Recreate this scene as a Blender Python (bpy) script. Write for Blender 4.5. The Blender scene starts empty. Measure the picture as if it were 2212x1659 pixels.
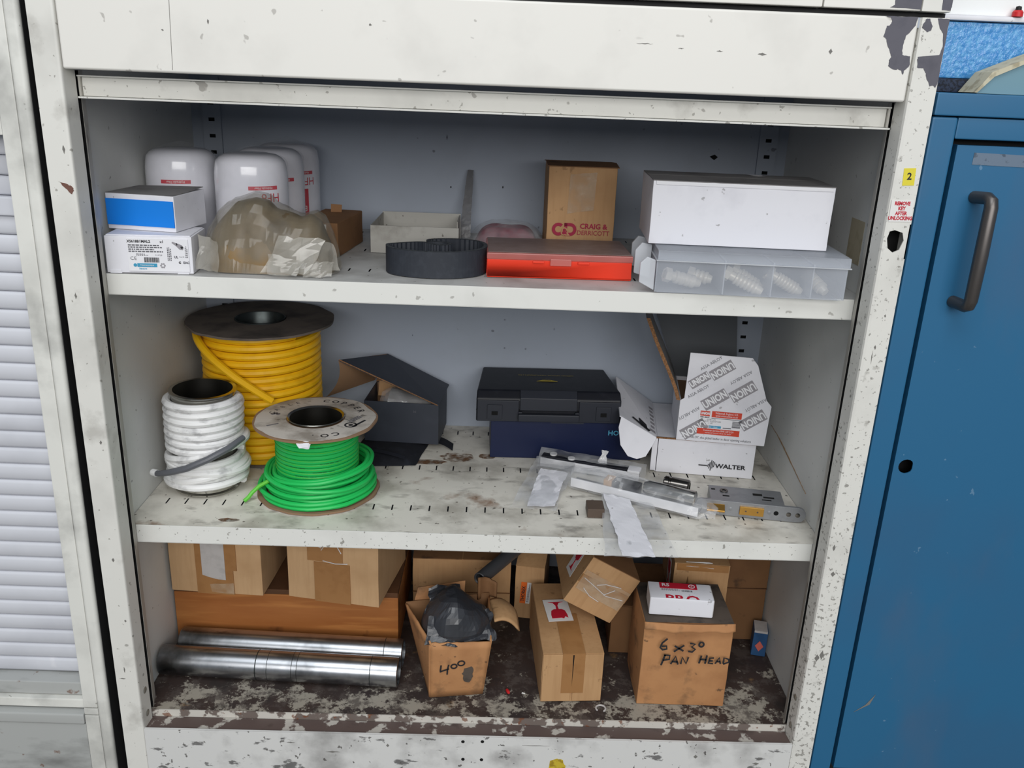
import bpy, bmesh, math, random
from mathutils import Vector, Matrix, noise

# ------------------------------------------------------------------ camera, world, lights
SC = bpy.context.scene
COL = SC.collection
cam_data = bpy.data.cameras.new('camera')
cam_data.sensor_fit = 'HORIZONTAL'
cam_data.sensor_width = 36.0
cam_data.lens = 36.0 * 1882.27 / 2212.0
cam_data.clip_start = 0.02
cam = bpy.data.objects.new('camera', cam_data)
COL.objects.link(cam)
R_ = Matrix(((0.9992508, -0.0328870, -0.0204019), (-0.0084028, 0.3302268, -0.9438642), (0.0377781, 0.9433285, 0.3297031)))
cam.matrix_world = Matrix.Translation((0.0173655, -1.0224322, 0.9538194)) @ R_.to_4x4()
SC.camera = cam

world = bpy.data.worlds.new('world')
SC.world = world
world.use_nodes = True
bg = world.node_tree.nodes['Background']
bg.inputs[0].default_value = (0.74, 0.85, 1.0, 1)
bg.inputs[1].default_value = 0.27

def area(name, loc, target, sx, sy, power, col):
    d = bpy.data.lights.new(name, 'AREA')
    d.shape = 'RECTANGLE'; d.size = sx; d.size_y = sy; d.energy = power; d.color = col
    o = bpy.data.objects.new(name, d); COL.objects.link(o)
    o.location = loc
    o.rotation_euler = (Vector(target) - Vector(loc)).to_track_quat('-Z', 'Y').to_euler()
    return o
area('workshop_window_light', (0.35, -4.2, 2.15), (0, 0.1, 0.6), 4.2, 1.9, 185, (1.0, 0.985, 0.96))
area('rooflight', (-0.3, -2.0, 4.0), (0, 0, 0.5), 2.6, 2.0, 95, (0.95, 0.98, 1.0))
SC.view_settings.view_transform = 'Standard'
SC.view_settings.look = 'None'
SC.view_settings.exposure = -0.42
SC.view_settings.gamma = 1.0
SC.view_settings.use_curve_mapping = False

random.seed(7)
PI = math.pi
rnd = random.uniform

# ------------------------------------------------------------------ materials
def lin(c):
    r = []
    for v in c[:3]:
        v = v / 255.0
        r.append(v / 12.92 if v <= 0.04045 else ((v + 0.055) / 1.055) ** 2.4)
    return (r[0], r[1], r[2], 1.0)

MATS = {}
def mat(name, col, rough=0.6, metal=0.0, layers=(), bump=None, spec=0.4, film=None, coat=0.0):
    """layers: dicts s(scale) d(detail) lo hi c(colour) st(stretch) g(axis,v0,v1,amount) k(strength).
    film: (alpha_lo, alpha_hi, noise scale) -> see-through sheet."""
    m = bpy.data.materials.new(name); m.use_nodes = True
    MATS[name] = m
    nt = m.node_tree; N = nt.nodes; L = nt.links
    bs = N['Principled BSDF']
    bs.inputs['Roughness'].default_value = rough
    bs.inputs['Metallic'].default_value = metal
    bs.inputs['Specular IOR Level'].default_value = spec
    if coat: bs.inputs['Coat Weight'].default_value = coat; bs.inputs['Coat Roughness'].default_value = 0.08
    tc = N.new('ShaderNodeTexCoord')
    def noise_node(s, d=3, st=(1, 1, 1), r=0.55):
        mp = N.new('ShaderNodeMapping')
        mp.inputs['Scale'].default_value = st
        mp.inputs['Location'].default_value = (rnd(-9, 9), rnd(-9, 9), rnd(-9, 9))
        L.new(tc.outputs['Object'], mp.inputs['Vector'])
        nz = N.new('ShaderNodeTexNoise')
        nz.inputs['Scale'].default_value = s; nz.inputs['Detail'].default_value = d
        nz.inputs['Roughness'].default_value = r
        L.new(mp.outputs[0], nz.inputs['Vector'])
        return nz.outputs['Fac']
    cur = None
    base = lin(col)
    bs.inputs['Base Color'].default_value = base
    for ly in layers:
        f = noise_node(ly['s'], ly.get('d', 3), ly.get('st', (1, 1, 1)), ly.get('r', .55))
        if 'g' in ly:
            ax, v0, v1, am = ly['g']
            sp = N.new('ShaderNodeSeparateXYZ'); L.new(tc.outputs['Object'], sp.inputs[0])
            mr = N.new('ShaderNodeMapRange')
            mr.inputs['From Min'].default_value = v0; mr.inputs['From Max'].default_value = v1
            mr.inputs['To Min'].default_value = 0; mr.inputs['To Max'].default_value = am
            L.new(sp.outputs['XYZ'.index(ax)], mr.inputs['Value'])
            ad = N.new('ShaderNodeMath'); ad.operation = 'ADD'
            L.new(f, ad.inputs[0]); L.new(mr.outputs[0], ad.inputs[1]); f = ad.outputs[0]
        mr = N.new('ShaderNodeMapRange')
        mr.inputs['From Min'].default_value = ly['lo']; mr.inputs['From Max'].default_value = ly['hi']
        mr.inputs['To Min'].default_value = 0; mr.inputs['To Max'].default_value = ly.get('k', 1.0)
        L.new(f, mr.inputs['Value'])
        mx = N.new('ShaderNodeMix'); mx.data_type = 'RGBA'
        L.new(mr.outputs[0], mx.inputs[0])
        if cur is None: mx.inputs[6].default_value = base
        else: L.new(cur, mx.inputs[6])
        mx.inputs[7].default_value = lin(ly['c'])
        cur = mx.outputs[2]
    if cur is not None: L.new(cur, bs.inputs['Base Color'])
    if bump:
        s, strength = bump[0], bump[1]
        st = bump[2] if len(bump) > 2 else (1, 1, 1)
        bn = N.new('ShaderNodeBump'); bn.inputs['Strength'].default_value = strength; bn.inputs['Distance'].default_value = 0.002
        L.new(noise_node(s, 4, st), bn.inputs['Height']); L.new(bn.outputs[0], bs.inputs['Normal'])
    if film:
        tr = N.new('ShaderNodeBsdfTransparent'); mxs = N.new('ShaderNodeMixShader')
        mr = N.new('ShaderNodeMapRange')
        mr.inputs['From Min'].default_value = 0.35; mr.inputs['From Max'].default_value = 0.65
        mr.inputs['To Min'].default_value = film[0]; mr.inputs['To Max'].default_value = film[1]
        L.new(noise_node(film[2], 2), mr.inputs['Value'])
        L.new(mr.outputs[0], mxs.inputs[0]); L.new(tr.outputs[0], mxs.inputs[1]); L.new(bs.outputs[0], mxs.inputs[2])
        L.new(mxs.outputs[0], N['Material Output'].inputs['Surface'])
    return m

def grime(k=1.0, dark=(128, 126, 120)):
    return dict(s=9, d=5, lo=0.5, hi=0.78, c=dark, k=0.55 * k)
def specks(s, lo, c=(95, 92, 86), k=0.85, st=(1, 1, 1)):
    return dict(s=s, d=2, lo=lo, hi=lo + 0.025, c=c, k=k, st=st)

WHITE = (221, 220, 214)
mat('cab_white', WHITE, 0.45, layers=[grime(.55), specks(130, .69, (128, 124, 116), .65), specks(45, .70, (120, 115, 108), .6), dict(s=18, d=6, lo=.58, hi=.72, c=(168, 165, 158), k=.6)])
mat('post_right', WHITE, 0.45, layers=[grime(.5), specks(150, .70, (130, 127, 120), .6), dict(s=170, d=3, lo=.645, hi=.69, c=(122, 119, 113), k=.75, g=('Z', .85, .1, .075)), dict(s=55, d=5, lo=.62, hi=.70, c=(140, 137, 130), k=.6)])
mat('fascia_paint', (226, 224, 218), 0.42, layers=[grime(.35), specks(60, .71, (150, 146, 140), .6), specks(30, .74, (150, 146, 140), .5, (.5, 1, 1))])
mat('interior_side', (214, 215, 212), 0.5, layers=[grime(.35, (150, 150, 146)), specks(50, .74, (90, 88, 84), .6), specks(120, .72, (120, 118, 112), .5)])
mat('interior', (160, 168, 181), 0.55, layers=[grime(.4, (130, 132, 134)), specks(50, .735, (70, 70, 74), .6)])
mat('shelf_paint', (224, 220, 210), 0.5, layers=[dict(s=14, d=6, lo=.46, hi=.68, c=(140, 134, 122), k=.65), dict(s=40, d=5, lo=.56, hi=.68, c=(92, 86, 78), k=.55, st=(.5, 1, 1)),
     dict(s=11, d=6, lo=.66, hi=.74, c=(122, 84, 52), k=.8), specks(110, .69, (80, 72, 62), .8)])
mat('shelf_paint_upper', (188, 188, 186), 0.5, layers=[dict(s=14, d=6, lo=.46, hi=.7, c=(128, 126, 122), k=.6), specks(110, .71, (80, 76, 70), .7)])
mat('lip_paint', (224, 224, 219), 0.42, layers=[specks(95, .665, (140, 137, 130), .8), specks(190, .68, (120, 116, 110), .7), grime(.4)])
mat('lip_paint_upper', (224, 224, 219), 0.42, layers=[specks(70, .70, (140, 137, 130), .6), grime(.3)])
mat('rust_floor', (58, 46, 42), 0.65, layers=[dict(s=10, d=3, lo=.45, hi=.6, c=(50, 43, 42), k=.8),
     dict(s=24, d=10, lo=.615, hi=.65, c=(158, 152, 140), k=.92, g=('Y', .17, .06, .13), r=.74),
     dict(s=34, d=9, lo=.50, hi=.58, c=(78, 70, 66), k=.8, r=.72), dict(s=16, d=6, lo=.66, hi=.72, c=(150, 116, 72), k=.6), dict(s=13, d=8, lo=.56, hi=.64, c=(46, 40, 38), k=.85, r=.66)])
mat('sill_top', (92, 78, 74), 0.6, layers=[dict(s=34, d=7, lo=.56, hi=.6, c=(190, 186, 178), k=.9), dict(s=22, d=4, lo=.6, hi=.7, c=(60, 48, 44), k=.8)])
mat('ledge', (202, 198, 190), 0.55, layers=[dict(s=40, d=7, lo=.5, hi=.54, c=(96, 82, 76), k=.9), dict(s=70, d=4, lo=.62, hi=.66, c=(120, 74, 48), k=.8)])
mat('sill_paint', (212, 212, 210), 0.5, layers=[dict(s=13, d=7, lo=.50, hi=.70, c=(130, 128, 126), k=.65), dict(s=60, d=5, lo=.62, hi=.66, c=(62, 60, 60), k=.8, st=(.45, 1, 1)), specks(90, .68, (70, 66, 62), .8)])
mat('neighbour_paint', (222, 222, 216), 0.45, layers=[grime(.6), specks(60, .715, (120, 116, 108), .7), dict(s=11, d=6, lo=.52, hi=.7, c=(150, 150, 146), k=.6, g=('Z', .35, 0, .12))])
mat('neighbour_sill', (172, 174, 172), 0.5, layers=[dict(s=16, d=7, lo=.45, hi=.62, c=(104, 104, 102), k=.75, st=(.4, 1, 1)), dict(s=40, d=5, lo=.66, hi=.7, c=(110, 72, 50), k=.7)])
mat('slat_plastic', (205, 207, 214), 0.4, layers=[dict(s=8, d=4, lo=.5, hi=.75, c=(176, 178, 186), k=.5), dict(s=16, d=2, lo=.70, hi=.74, c=(226, 226, 230), k=.5)])
mat('primer_grey', (92, 91, 100), 0.6, layers=[dict(s=60, d=4, lo=.5, hi=.7, c=(76, 76, 86), k=.5)])
mat('primer_brown', (112, 78, 68), 0.7)
mat('scuff', (118, 116, 112), 0.7)
mat('guide_metal', (186, 183, 175), 0.5, .0, layers=[dict(s=30, d=5, lo=.45, hi=.65, c=(205, 203, 196), k=.9, st=(1, 1, .25)), dict(s=50, d=4, lo=.64, hi=.7, c=(96, 70, 56), k=.7, st=(1, 1, .3))])
mat('rivet', (150, 146, 136), 0.5, .5)
mat('black', (14, 14, 16), 0.6)
mat('dark_hole', (5, 5, 6), 0.9)
mat('yellow_sticker', (222, 208, 62), 0.5)
mat('white_sticker', (226, 224, 222), 0.5)
mat('red_ink', (190, 30, 52), 0.5)
mat('dark_ink', (38, 38, 42), 0.6)
mat('grey_ink', (148, 145, 150), 0.6)
mat('mid_ink', (96, 96, 102), 0.6)
mat('beige_sticker', (176, 166, 142), 0.6, layers=[dict(s=60, d=4, lo=.5, hi=.7, c=(150, 138, 112), k=.7)])
mat('rust_stain', (150, 122, 92), 0.75)
mat('gap_shade', (26, 26, 28), 0.7)  # near-black colour standing in for the shadow between the cabinets
mat('rust_soft', (132, 92, 60), 0.75, film=(.0, .62, 90))
mat('slate_inside', (88, 91, 95), 0.8)
mat('yellow_stain', (196, 172, 50), 0.7, layers=[dict(s=120, d=4, lo=.5, hi=.62, c=(150, 122, 30), k=.9)])
# neighbour locker
mat('locker_blue', (38, 100, 140), 0.42, layers=[dict(s=4, d=3, lo=.45, hi=.7, c=(52, 92, 128), k=.6), dict(s=7, d=5, lo=.56, hi=.72, c=(74, 96, 124), k=.4, st=(1, 1, .4)), specks(70, .745, (118, 150, 176), .5)], spec=.5)
mat('locker_edge', (60, 118, 158), 0.45, layers=[dict(s=60, d=5, lo=.58, hi=.64, c=(140, 176, 198), k=.7, st=(1, 1, .3))])
mat('handle_metal', (98, 94, 92), 0.38, .75)
mat('tape_grey', (104, 120, 138), 0.4, layers=[dict(s=90, d=3, lo=.6, hi=.66, c=(60, 70, 84), k=.7)])
mat('hammer_blue', (64, 138, 204), 0.22, layers=[dict(s=170, d=3, lo=.4, hi=.66, c=(112, 178, 226), k=.8)], bump=(160, .9), spec=.7)
mat('mat_dark', (44, 54, 74), 0.8, layers=[dict(s=300, d=1, lo=.45, hi=.6, c=(22, 26, 36), k=.9)])
mat('folder_blue', (112, 148, 162), 0.6)
mat('cream_edge', (196, 190, 166), 0.7, layers=[dict(s=80, d=3, lo=.5, hi=.65, c=(140, 128, 100), k=.6)])
mat('bright_white', (238, 240, 240), 0.5)
mat('red_plastic', (200, 40, 44), 0.45)
# goods
CARD = (187, 148, 106)
mat('card_clean', (196, 160, 120), 0.75, layers=[dict(s=20, d=4, lo=.45, hi=.75, c=(176, 138, 98), k=.6), dict(s=160, d=2, lo=.45, hi=.7, c=(180, 144, 104), k=.4, st=(1, 1, .08))])
mat('card', CARD, 0.75, layers=[dict(s=14, d=5, lo=.45, hi=.75, c=(160, 120, 80), k=.6), dict(s=160, d=2, lo=.45, hi=.7, c=(166, 126, 86), k=.4, st=(1, 1, .08)), dict(s=60, d=3, lo=.68, hi=.72, c=(120, 88, 58), k=.5)])
mat('card_old', (182, 132, 88), 0.78, layers=[dict(s=16, d=5, lo=.42, hi=.68, c=(152, 104, 66), k=.7), dict(s=22, d=6, lo=.55, hi=.70, c=(96, 74, 54), k=.75), dict(s=60, d=4, lo=.66, hi=.7, c=(70, 54, 42), k=.7)])
mat('card_top_dirty', (84, 74, 66), 0.85, layers=[dict(s=30, d=5, lo=.5, hi=.65, c=(48, 44, 42), k=.8)])
mat('card_dark', (128, 92, 60), 0.8, layers=[dict(s=12, d=4, lo=.45, hi=.7, c=(104, 72, 46), k=.7), dict(s=30, d=4, lo=.62, hi=.7, c=(70, 50, 36), k=.7)])
mat('card_edge', (150, 108, 72), 0.85, layers=[dict(s=400, d=1, lo=.45, hi=.55, c=(110, 78, 50), k=.8)])
mat('card_inside', (140, 108, 80), 0.85)
mat('brown_tape', (160, 116, 72), 0.32, layers=[dict(s=50, d=3, lo=.5, hi=.7, c=(146, 102, 60), k=.6)], spec=.5)
mat('clear_tape', (214, 190, 160), 0.15, film=(.12, .45, 40), spec=.8)
mat('paper_grey', (186, 182, 180), 0.7, layers=[dict(s=60, d=4, lo=.5, hi=.7, c=(164, 160, 158), k=.6)])
mat('wood', (166, 106, 56), 0.55, layers=[dict(s=7, d=6, lo=.4, hi=.68, c=(140, 80, 34), k=.8, st=(.35, 1, 2.6)), dict(s=40, d=4, lo=.5, hi=.7, c=(200, 138, 76), k=.5, st=(.15, 1, 2)), dict(s=16, d=4, lo=.64, hi=.72, c=(90, 52, 28), k=.7)], spec=.4)
mat('wood_dark', (92, 60, 36), 0.7, layers=[dict(s=9, d=5, lo=.45, hi=.7, c=(60, 40, 26), k=.8)])
mat('steel', (184, 187, 192), 0.28, 1.0, layers=[dict(s=14, d=4, lo=.5, hi=.75, c=(120, 122, 126), k=.7), dict(s=70, d=4, lo=.62, hi=.7, c=(90, 86, 84), k=.6, st=(.3, 1, 1)), dict(s=20, d=4, lo=.55, hi=.85, c=(70, 74, 74), k=.8, g=('X', .12, .0, .22))])
mat('steel_dark', (86, 92, 92), 0.38, .9, layers=[dict(s=30, d=4, lo=.45, hi=.7, c=(48, 52, 52), k=.8)])
mat('tin', (178, 176, 170), 0.22, 1.0)
mat('white_card', (226, 226, 232), 0.55, layers=[dict(s=16, d=4, lo=.5, hi=.75, c=(200, 200, 208), k=.6), specks(90, .72, (150, 148, 150), .7)])
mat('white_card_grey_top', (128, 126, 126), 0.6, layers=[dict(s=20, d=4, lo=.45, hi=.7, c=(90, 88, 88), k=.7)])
mat('white_gloss', (230, 230, 234), 0.3)
mat('blue_print', (20, 128, 226), 0.42)
mat('teal_print', (62, 150, 186), 0.5)
mat('filter_white', (224, 224, 232), 0.16, coat=.6, spec=.6)
mat('film_clear', (235, 236, 240), 0.1, film=(.03, .14, 30), spec=.9)
mat('film_bag', (214, 216, 220), 0.10, film=(.06, .34, 24), spec=1.0, bump=(30, .5))
mat('film_milky', (150, 143, 128), 0.12, film=(.16, .46, 16), spec=1.0)
mat('film_tail', (196, 192, 182), 0.10, film=(.12, .40, 20), spec=1.0)
mat('film_white', (238, 238, 240), 0.14, film=(.45, .9, 18), spec=.9)
mat('oily_brown', (112, 98, 76), 0.4, layers=[dict(s=22, d=4, lo=.42, hi=.66, c=(66, 58, 48), k=.85), dict(s=14, d=3, lo=.56, hi=.7, c=(140, 108, 58), k=.75)])
mat('metal_tray', (168, 166, 160), 0.55, .1, layers=[dict(s=20, d=5, lo=.5, hi=.68, c=(122, 118, 110), k=.7), specks(60, .7, (70, 60, 52), .7)])
mat('rubber', (44, 48, 56), 0.6, layers=[dict(s=120, d=3, lo=.5, hi=.7, c=(56, 60, 68), k=.5)])
mat('rubber_edge', (70, 74, 78), 0.7, layers=[dict(s=200, d=2, lo=.45, hi=.6, c=(46, 50, 54), k=.8)])
mat('strip_plastic', (122, 122, 124), 0.3, film=(.5, .85, 30), bump=(60, .5))
mat('red_bagged', (128, 40, 62), 0.45, layers=[dict(s=40, d=3, lo=.5, hi=.65, c=(86, 34, 52), k=.7)])
mat('crimson_ink', (158, 26, 62), 0.6)
mat('red_box', (236, 62, 36), 0.4)
mat('red_lid', (214, 124, 116), 0.25, film=(.55, .7, 20), spec=.7)
mat('lid_dusty', (150, 128, 122), 0.4, film=(.6, .8, 30), spec=.4)
mat('frosted', (206, 212, 222), 0.35, film=(.26, .34, 9), spec=.6)
mat('frosted_edge', (222, 226, 232), 0.3, film=(.5, .6, 9), spec=.6)
mat('fitting', (232, 224, 208), 0.35, .2)
mat('yellow_cable', (236, 182, 20), 0.42, layers=[dict(s=30, d=3, lo=.5, hi=.75, c=(206, 148, 12), k=.6)])
mat('white_cable', (232, 232, 232), 0.42, layers=[dict(s=40, d=5, lo=.52, hi=.7, c=(150, 150, 152), k=.7, st=(1, 1, 2))])
mat('grey_cable', (92, 94, 100), 0.4)
mat('green_cable', (34, 190, 92), 0.4)
mat('green_yellow_cable', (96, 192, 60), 0.4)
mat('reel_dark', (106, 96, 88), 0.8, layers=[dict(s=18, d=4, lo=.45, hi=.7, c=(46, 44, 44), k=.8)])
mat('reel_paper', (196, 190, 182), 0.7, layers=[dict(s=22, d=6, lo=.48, hi=.66, c=(132, 124, 114), k=.8), dict(s=50, d=5, lo=.62, hi=.68, c=(80, 74, 66), k=.7)])
mat('reel_edge', (140, 112, 88), 0.85)
mat('charcoal', (50, 54, 64), 0.5, layers=[dict(s=30, d=4, lo=.5, hi=.7, c=(60, 64, 74), k=.5)])
mat('silver_wrap', (232, 230, 228), 0.2, .85, bump=(40, .4))
mat('black_fabric', (24, 26, 34), 0.85, layers=[dict(s=60, d=3, lo=.5, hi=.7, c=(40, 44, 54), k=.6)])
mat('case_black', (19, 21, 30), 0.5, layers=[dict(s=60, d=3, lo=.5, hi=.7, c=(34, 36, 44), k=.5)])
mat('case_grey', (38, 41, 50), 0.5)
mat('gold_ink', (170, 150, 40), 0.5)
mat('navy_card', (14, 26, 62), 0.42)
mat('cyan_ink', (90, 180, 214), 0.5)
mat('satin_steel', (150, 152, 156), 0.4, .6, layers=[dict(s=60, d=4, lo=.5, hi=.7, c=(128, 130, 134), k=.5)])
mat('brass', (196, 150, 76), 0.28, .9)
mat('chrome', (120, 116, 112), 0.18, 1.0)
mat('label_red', (206, 70, 50), 0.5)
mat('label_orange', (232, 110, 42), 0.5)
mat('black_bag', (46, 48, 53), 0.34, layers=[dict(s=20, d=3, lo=.5, hi=.7, c=(58, 60, 66), k=.6)], spec=.7)
mat('pipe_dark', (82, 84, 88), 0.42, .3)
mat('brown_block', (86, 72, 62), 0.6)
mat('blue_small', (44, 84, 128), 0.6, layers=[dict(s=40, d=4, lo=.5, hi=.7, c=(30, 60, 96), k=.6)])
mat('salmon_ink', (206, 104, 92), 0.6)
mat('concrete', (120, 118, 114), 0.85, layers=[dict(s=3, d=5, lo=.45, hi=.7, c=(98, 96, 92), k=.6)])
mat('wall_grey', (150, 154, 160), 0.8)

# ------------------------------------------------------------------ mesh helpers
class MB:
    def __init__(s): s.v = []; s.f = []
    def add(s, vs, fs):
        n = len(s.v); s.v += [tuple(p) for p in vs]; s.f += [tuple(i + n for i in f) for f in fs]; return s
    def box(s, x0, x1, y0, y1, z0, z1):
        return s.add([(x0, y0, z0), (x1, y0, z0), (x1, y1, z0), (x0, y1, z0), (x0, y0, z1), (x1, y0, z1), (x1, y1, z1), (x0, y1, z1)],
                     [(0, 3, 2, 1), (4, 5, 6, 7), (0, 1, 5, 4), (1, 2, 6, 5), (2, 3, 7, 6), (3, 0, 4, 7)])
    def panel(s, pts, t):
        """solid plate from an ordered outline of 3-D points, thickness t against its normal"""
        P = [Vector(p) for p in pts]; n = Vector((0, 0, 0))
        for i in range(len(P)):
            a, b = P[i], P[(i + 1) % len(P)]
            n += a.cross(b)
        n.normalize(); k = len(P)
        Q = [p - n * t for p in P]
        fs = [tuple(range(k)), tuple(range(2 * k - 1, k - 1, -1))] + [(i, k + i, k + (i + 1) % k, (i + 1) % k) for i in range(k)]
        return s.add(P + Q, fs)
    def prism(s, poly, axis, a, b):
        def P(u, v, w): return {'z': (u, v, w), 'y': (u, w, v), 'x': (w, u, v)}[axis]
        k = len(poly)
        vs = [P(u, v, a) for u, v in poly] + [P(u, v, b) for u, v in poly]
        return s.add(vs, [tuple(range(k)), tuple(range(2 * k - 1, k - 1, -1))] + [(i, k + i, k + (i + 1) % k, (i + 1) % k) for i in range(k)])
    def tube(s, pts, r, seg=10, closed=False, caps=True, flat=1.0):
        P = [Vector(p) for p in pts]; n = len(P)
        rr = r if isinstance(r, (list, tuple)) else [r] * n
        up = None; rings = []
        for i in range(n):
            a = P[(i - 1) % n] if (closed or i > 0) else P[0]
            b = P[(i + 1) % n] if (closed or i < n - 1) else P[-1]
            t = (b - a).normalized()
            if up is None:
                up = Vector((0, 0, 1)) if abs(t.z) < .9 else Vector((1, 0, 0))
            u = (up - t * up.dot(t))
            if u.length < 1e-6: u = t.orthogonal()
            u.normalize(); w = t.cross(u); up = u
            rings.append([P[i] + (u * math.cos(2 * PI * k / seg) * flat + w * math.sin(2 * PI * k / seg)) * rr[i] for k in range(seg)])
        vs = [p for rg in rings for p in rg]; fs = []
        m = n if closed else n - 1
        for i in range(m):
            j = (i + 1) % n
            for k in range(seg):
                k2 = (k + 1) % seg
                fs.append((i * seg + k, i * seg + k2, j * seg + k2, j * seg + k))
        if caps and not closed:
            fs.append(tuple(range(seg - 1, -1, -1))); fs.append(tuple((n - 1) * seg + k for k in range(seg)))
        return s.add(vs, fs)
    def lathe(s, prof, seg=40, c=(0, 0, 0), wob=0):
        vs = []; fs = []; n = len(prof)
        for i, (r, z) in enumerate(prof):
            for k in range(seg):
                a = 2 * PI * k / seg
                q = 1 + (wob * noise.noise(Vector((math.cos(a) * 2, math.sin(a) * 2, z * 9))) if wob else 0)
                vs.append((c[0] + r * q * math.cos(a), c[1] + r * q * math.sin(a), c[2] + z))
        for i in range(n - 1):
            for k in range(seg):
                k2 = (k + 1) % seg
                fs.append((i * seg + k, i * seg + k2, (i + 1) * seg + k2, (i + 1) * seg + k))
        return s.add(vs, fs)
    def grid(s, fn, nu, nv):
        vs = [fn(i / nu, j / nv) for j in range(nv + 1) for i in range(nu + 1)]
        fs = [(j * (nu + 1) + i, j * (nu + 1) + i + 1, (j + 1) * (nu + 1) + i + 1, (j + 1) * (nu + 1) + i) for j in range(nv) for i in range(nu)]
        return s.add(vs, fs)
    def strokes(s, lines, w, t=0.0003):
        """pen strokes: flat ribbons in the local XY plane, a hair thick"""
        for ln in lines:
            P = [Vector((p[0], p[1], 0)) for p in ln]
            n = len(P); A = []; B = []
            for i in range(n):
                d = (P[min(i + 1, n - 1)] - P[max(i - 1, 0)]).normalized()
                o = Vector((-d.y, d.x, 0)) * w / 2
                A.append(P[i] + o); B.append(P[i] - o)
            vs = A + B + [p + Vector((0, 0, t)) for p in A] + [p + Vector((0, 0, t)) for p in B]
            fs = []
            for i in range(n - 1):
                fs += [(2 * n + i, 3 * n + i, 3 * n + i + 1, 2 * n + i + 1), (i, 2 * n + i, 2 * n + i + 1, i + 1), (n + i, n + i + 1, 3 * n + i + 1, 3 * n + i)]
            s.add(vs, fs)
        return s
    def perforated(s, x0, x1, y0, y1, slots, P):
        """sheet with true rectangular openings; P maps (u, v) to 3-D"""
        xb = sorted({x0, x1} | {q for a in slots for q in (a[0], a[1])})
        yb = sorted({y0, y1} | {q for a in slots for q in (a[2], a[3])})
        for j in range(len(yb) - 1):
            run = None
            for i in range(len(xb) - 1):
                cx = (xb[i] + xb[i + 1]) / 2; cy = (yb[j] + yb[j + 1]) / 2
                hole = any(a[0] < cx < a[1] and a[2] < cy < a[3] for a in slots)
                if not hole and run is None: run = xb[i]
                if run is not None and (hole or i == len(xb) - 2):
                    e = xb[i] if hole else xb[i + 1]
                    s.add([P(run, yb[j]), P(e, yb[j]), P(e, yb[j + 1]), P(run, yb[j + 1])], [(0, 1, 2, 3)]); run = None
        return s
    def holed(s, x0, x1, z0, z1, hole, y, depth=0.0):
        """plate in the XZ plane with a polygonal opening (list of x,z, one turn), plus its rim"""
        k = len(hole); cx = sum(p[0] for p in hole) / k; cz = sum(p[1] for p in hole) / k
        out = []
        for hx, hz in hole:
            dx, dz = hx - cx, hz - cz
            t = min(((x1 - cx) / dx if dx > 1e-9 else (x0 - cx) / dx if dx < -1e-9 else 1e9), ((z1 - cz) / dz if dz > 1e-9 else (z0 - cz) / dz if dz < -1e-9 else 1e9))
            out.append((cx + dx * t, cz + dz * t))
        vs = [(x, y, z) for x, z in hole] + [(x, y, z) for x, z in out]
        s.add(vs, [(i, (i + 1) % k, k + (i + 1) % k, k + i) for i in range(k)])
        # corners
        for (ax, az) in ((x0, z0), (x1, z0), (x1, z1), (x0, z1)):
            for i in range(k):
                a, b = out[i], out[(i + 1) % k]
                on = lambda p: (abs(p[0] - ax) < 1e-7, abs(p[1] - az) < 1e-7)
                if (on(a)[0] and on(b)[1]) or (on(a)[1] and on(b)[0]):
                    s.add([(a[0], y, a[1]), (ax, y, az), (b[0], y, b[1])], [(0, 1, 2)])
        if depth:
            s.add([(x, y, z) for x, z in hole] + [(x, y + depth, z) for x, z in hole], [(i, (i + 1) % k, k + (i + 1) % k, k + i) for i in range(k)])
        return s
    def xf(s, M):
        s.v = [tuple(M @ Vector(p)) for p in s.v]; return s
    def build(s, name, m, parent=None, smooth=False, bevel=0, label=None, seg=2, angle=35):
        me = bpy.data.meshes.new(name)
        me.from_pydata(s.v, [], s.f); me.update()
        bm = bmesh.new(); bm.from_mesh(me)
        bmesh.ops.remove_doubles(bm, verts=bm.verts, dist=1e-6)
        bmesh.ops.recalc_face_normals(bm, faces=bm.faces)
        if bevel:
            ed = [e for e in bm.edges if len(e.link_faces) == 2 and e.calc_face_angle(0) > 0.6]
            bmesh.ops.bevel(bm, geom=ed, offset=bevel, segments=seg, profile=0.5, affect='EDGES', clamp_overlap=True)
        bm.to_mesh(me); bm.free()
        if smooth or bevel:
            me.polygons.foreach_set('use_smooth', [True] * len(me.polygons))
            me.set_sharp_from_angle(angle=math.radians(angle))
        me.materials.append(MATS[m])
        o = bpy.data.objects.new(name, me); COL.objects.link(o)
        if bevel:
            wn = o.modifiers.new('weighted_normal', 'WEIGHTED_NORMAL'); wn.keep_sharp = True; wn.weight = 90
        if parent is not None: o.parent = parent
        if label: o['label'] = label
        return o

def tag(o, label, cat, group=None, kind=None):
    o['label'] = label
    if cat: o['category'] = cat
    if group: o['group'] = group
    if kind: o['kind'] = kind
    return o
def thing(name, label, cat, loc=(0, 0, 0), rz=0, group=None, rot=None):
    o = bpy.data.objects.new(name, None); COL.objects.link(o)
    o.empty_display_size = 0.02
    o.location = loc
    o.rotation_euler = rot if rot else (0, 0, math.radians(rz))
    return tag(o, label, cat, group)
def copy_tree(o, parent=None):
    c = o.copy(); COL.objects.link(c); c.parent = parent
    for ch in list(o.children): copy_tree(ch, c)
    return c

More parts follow.
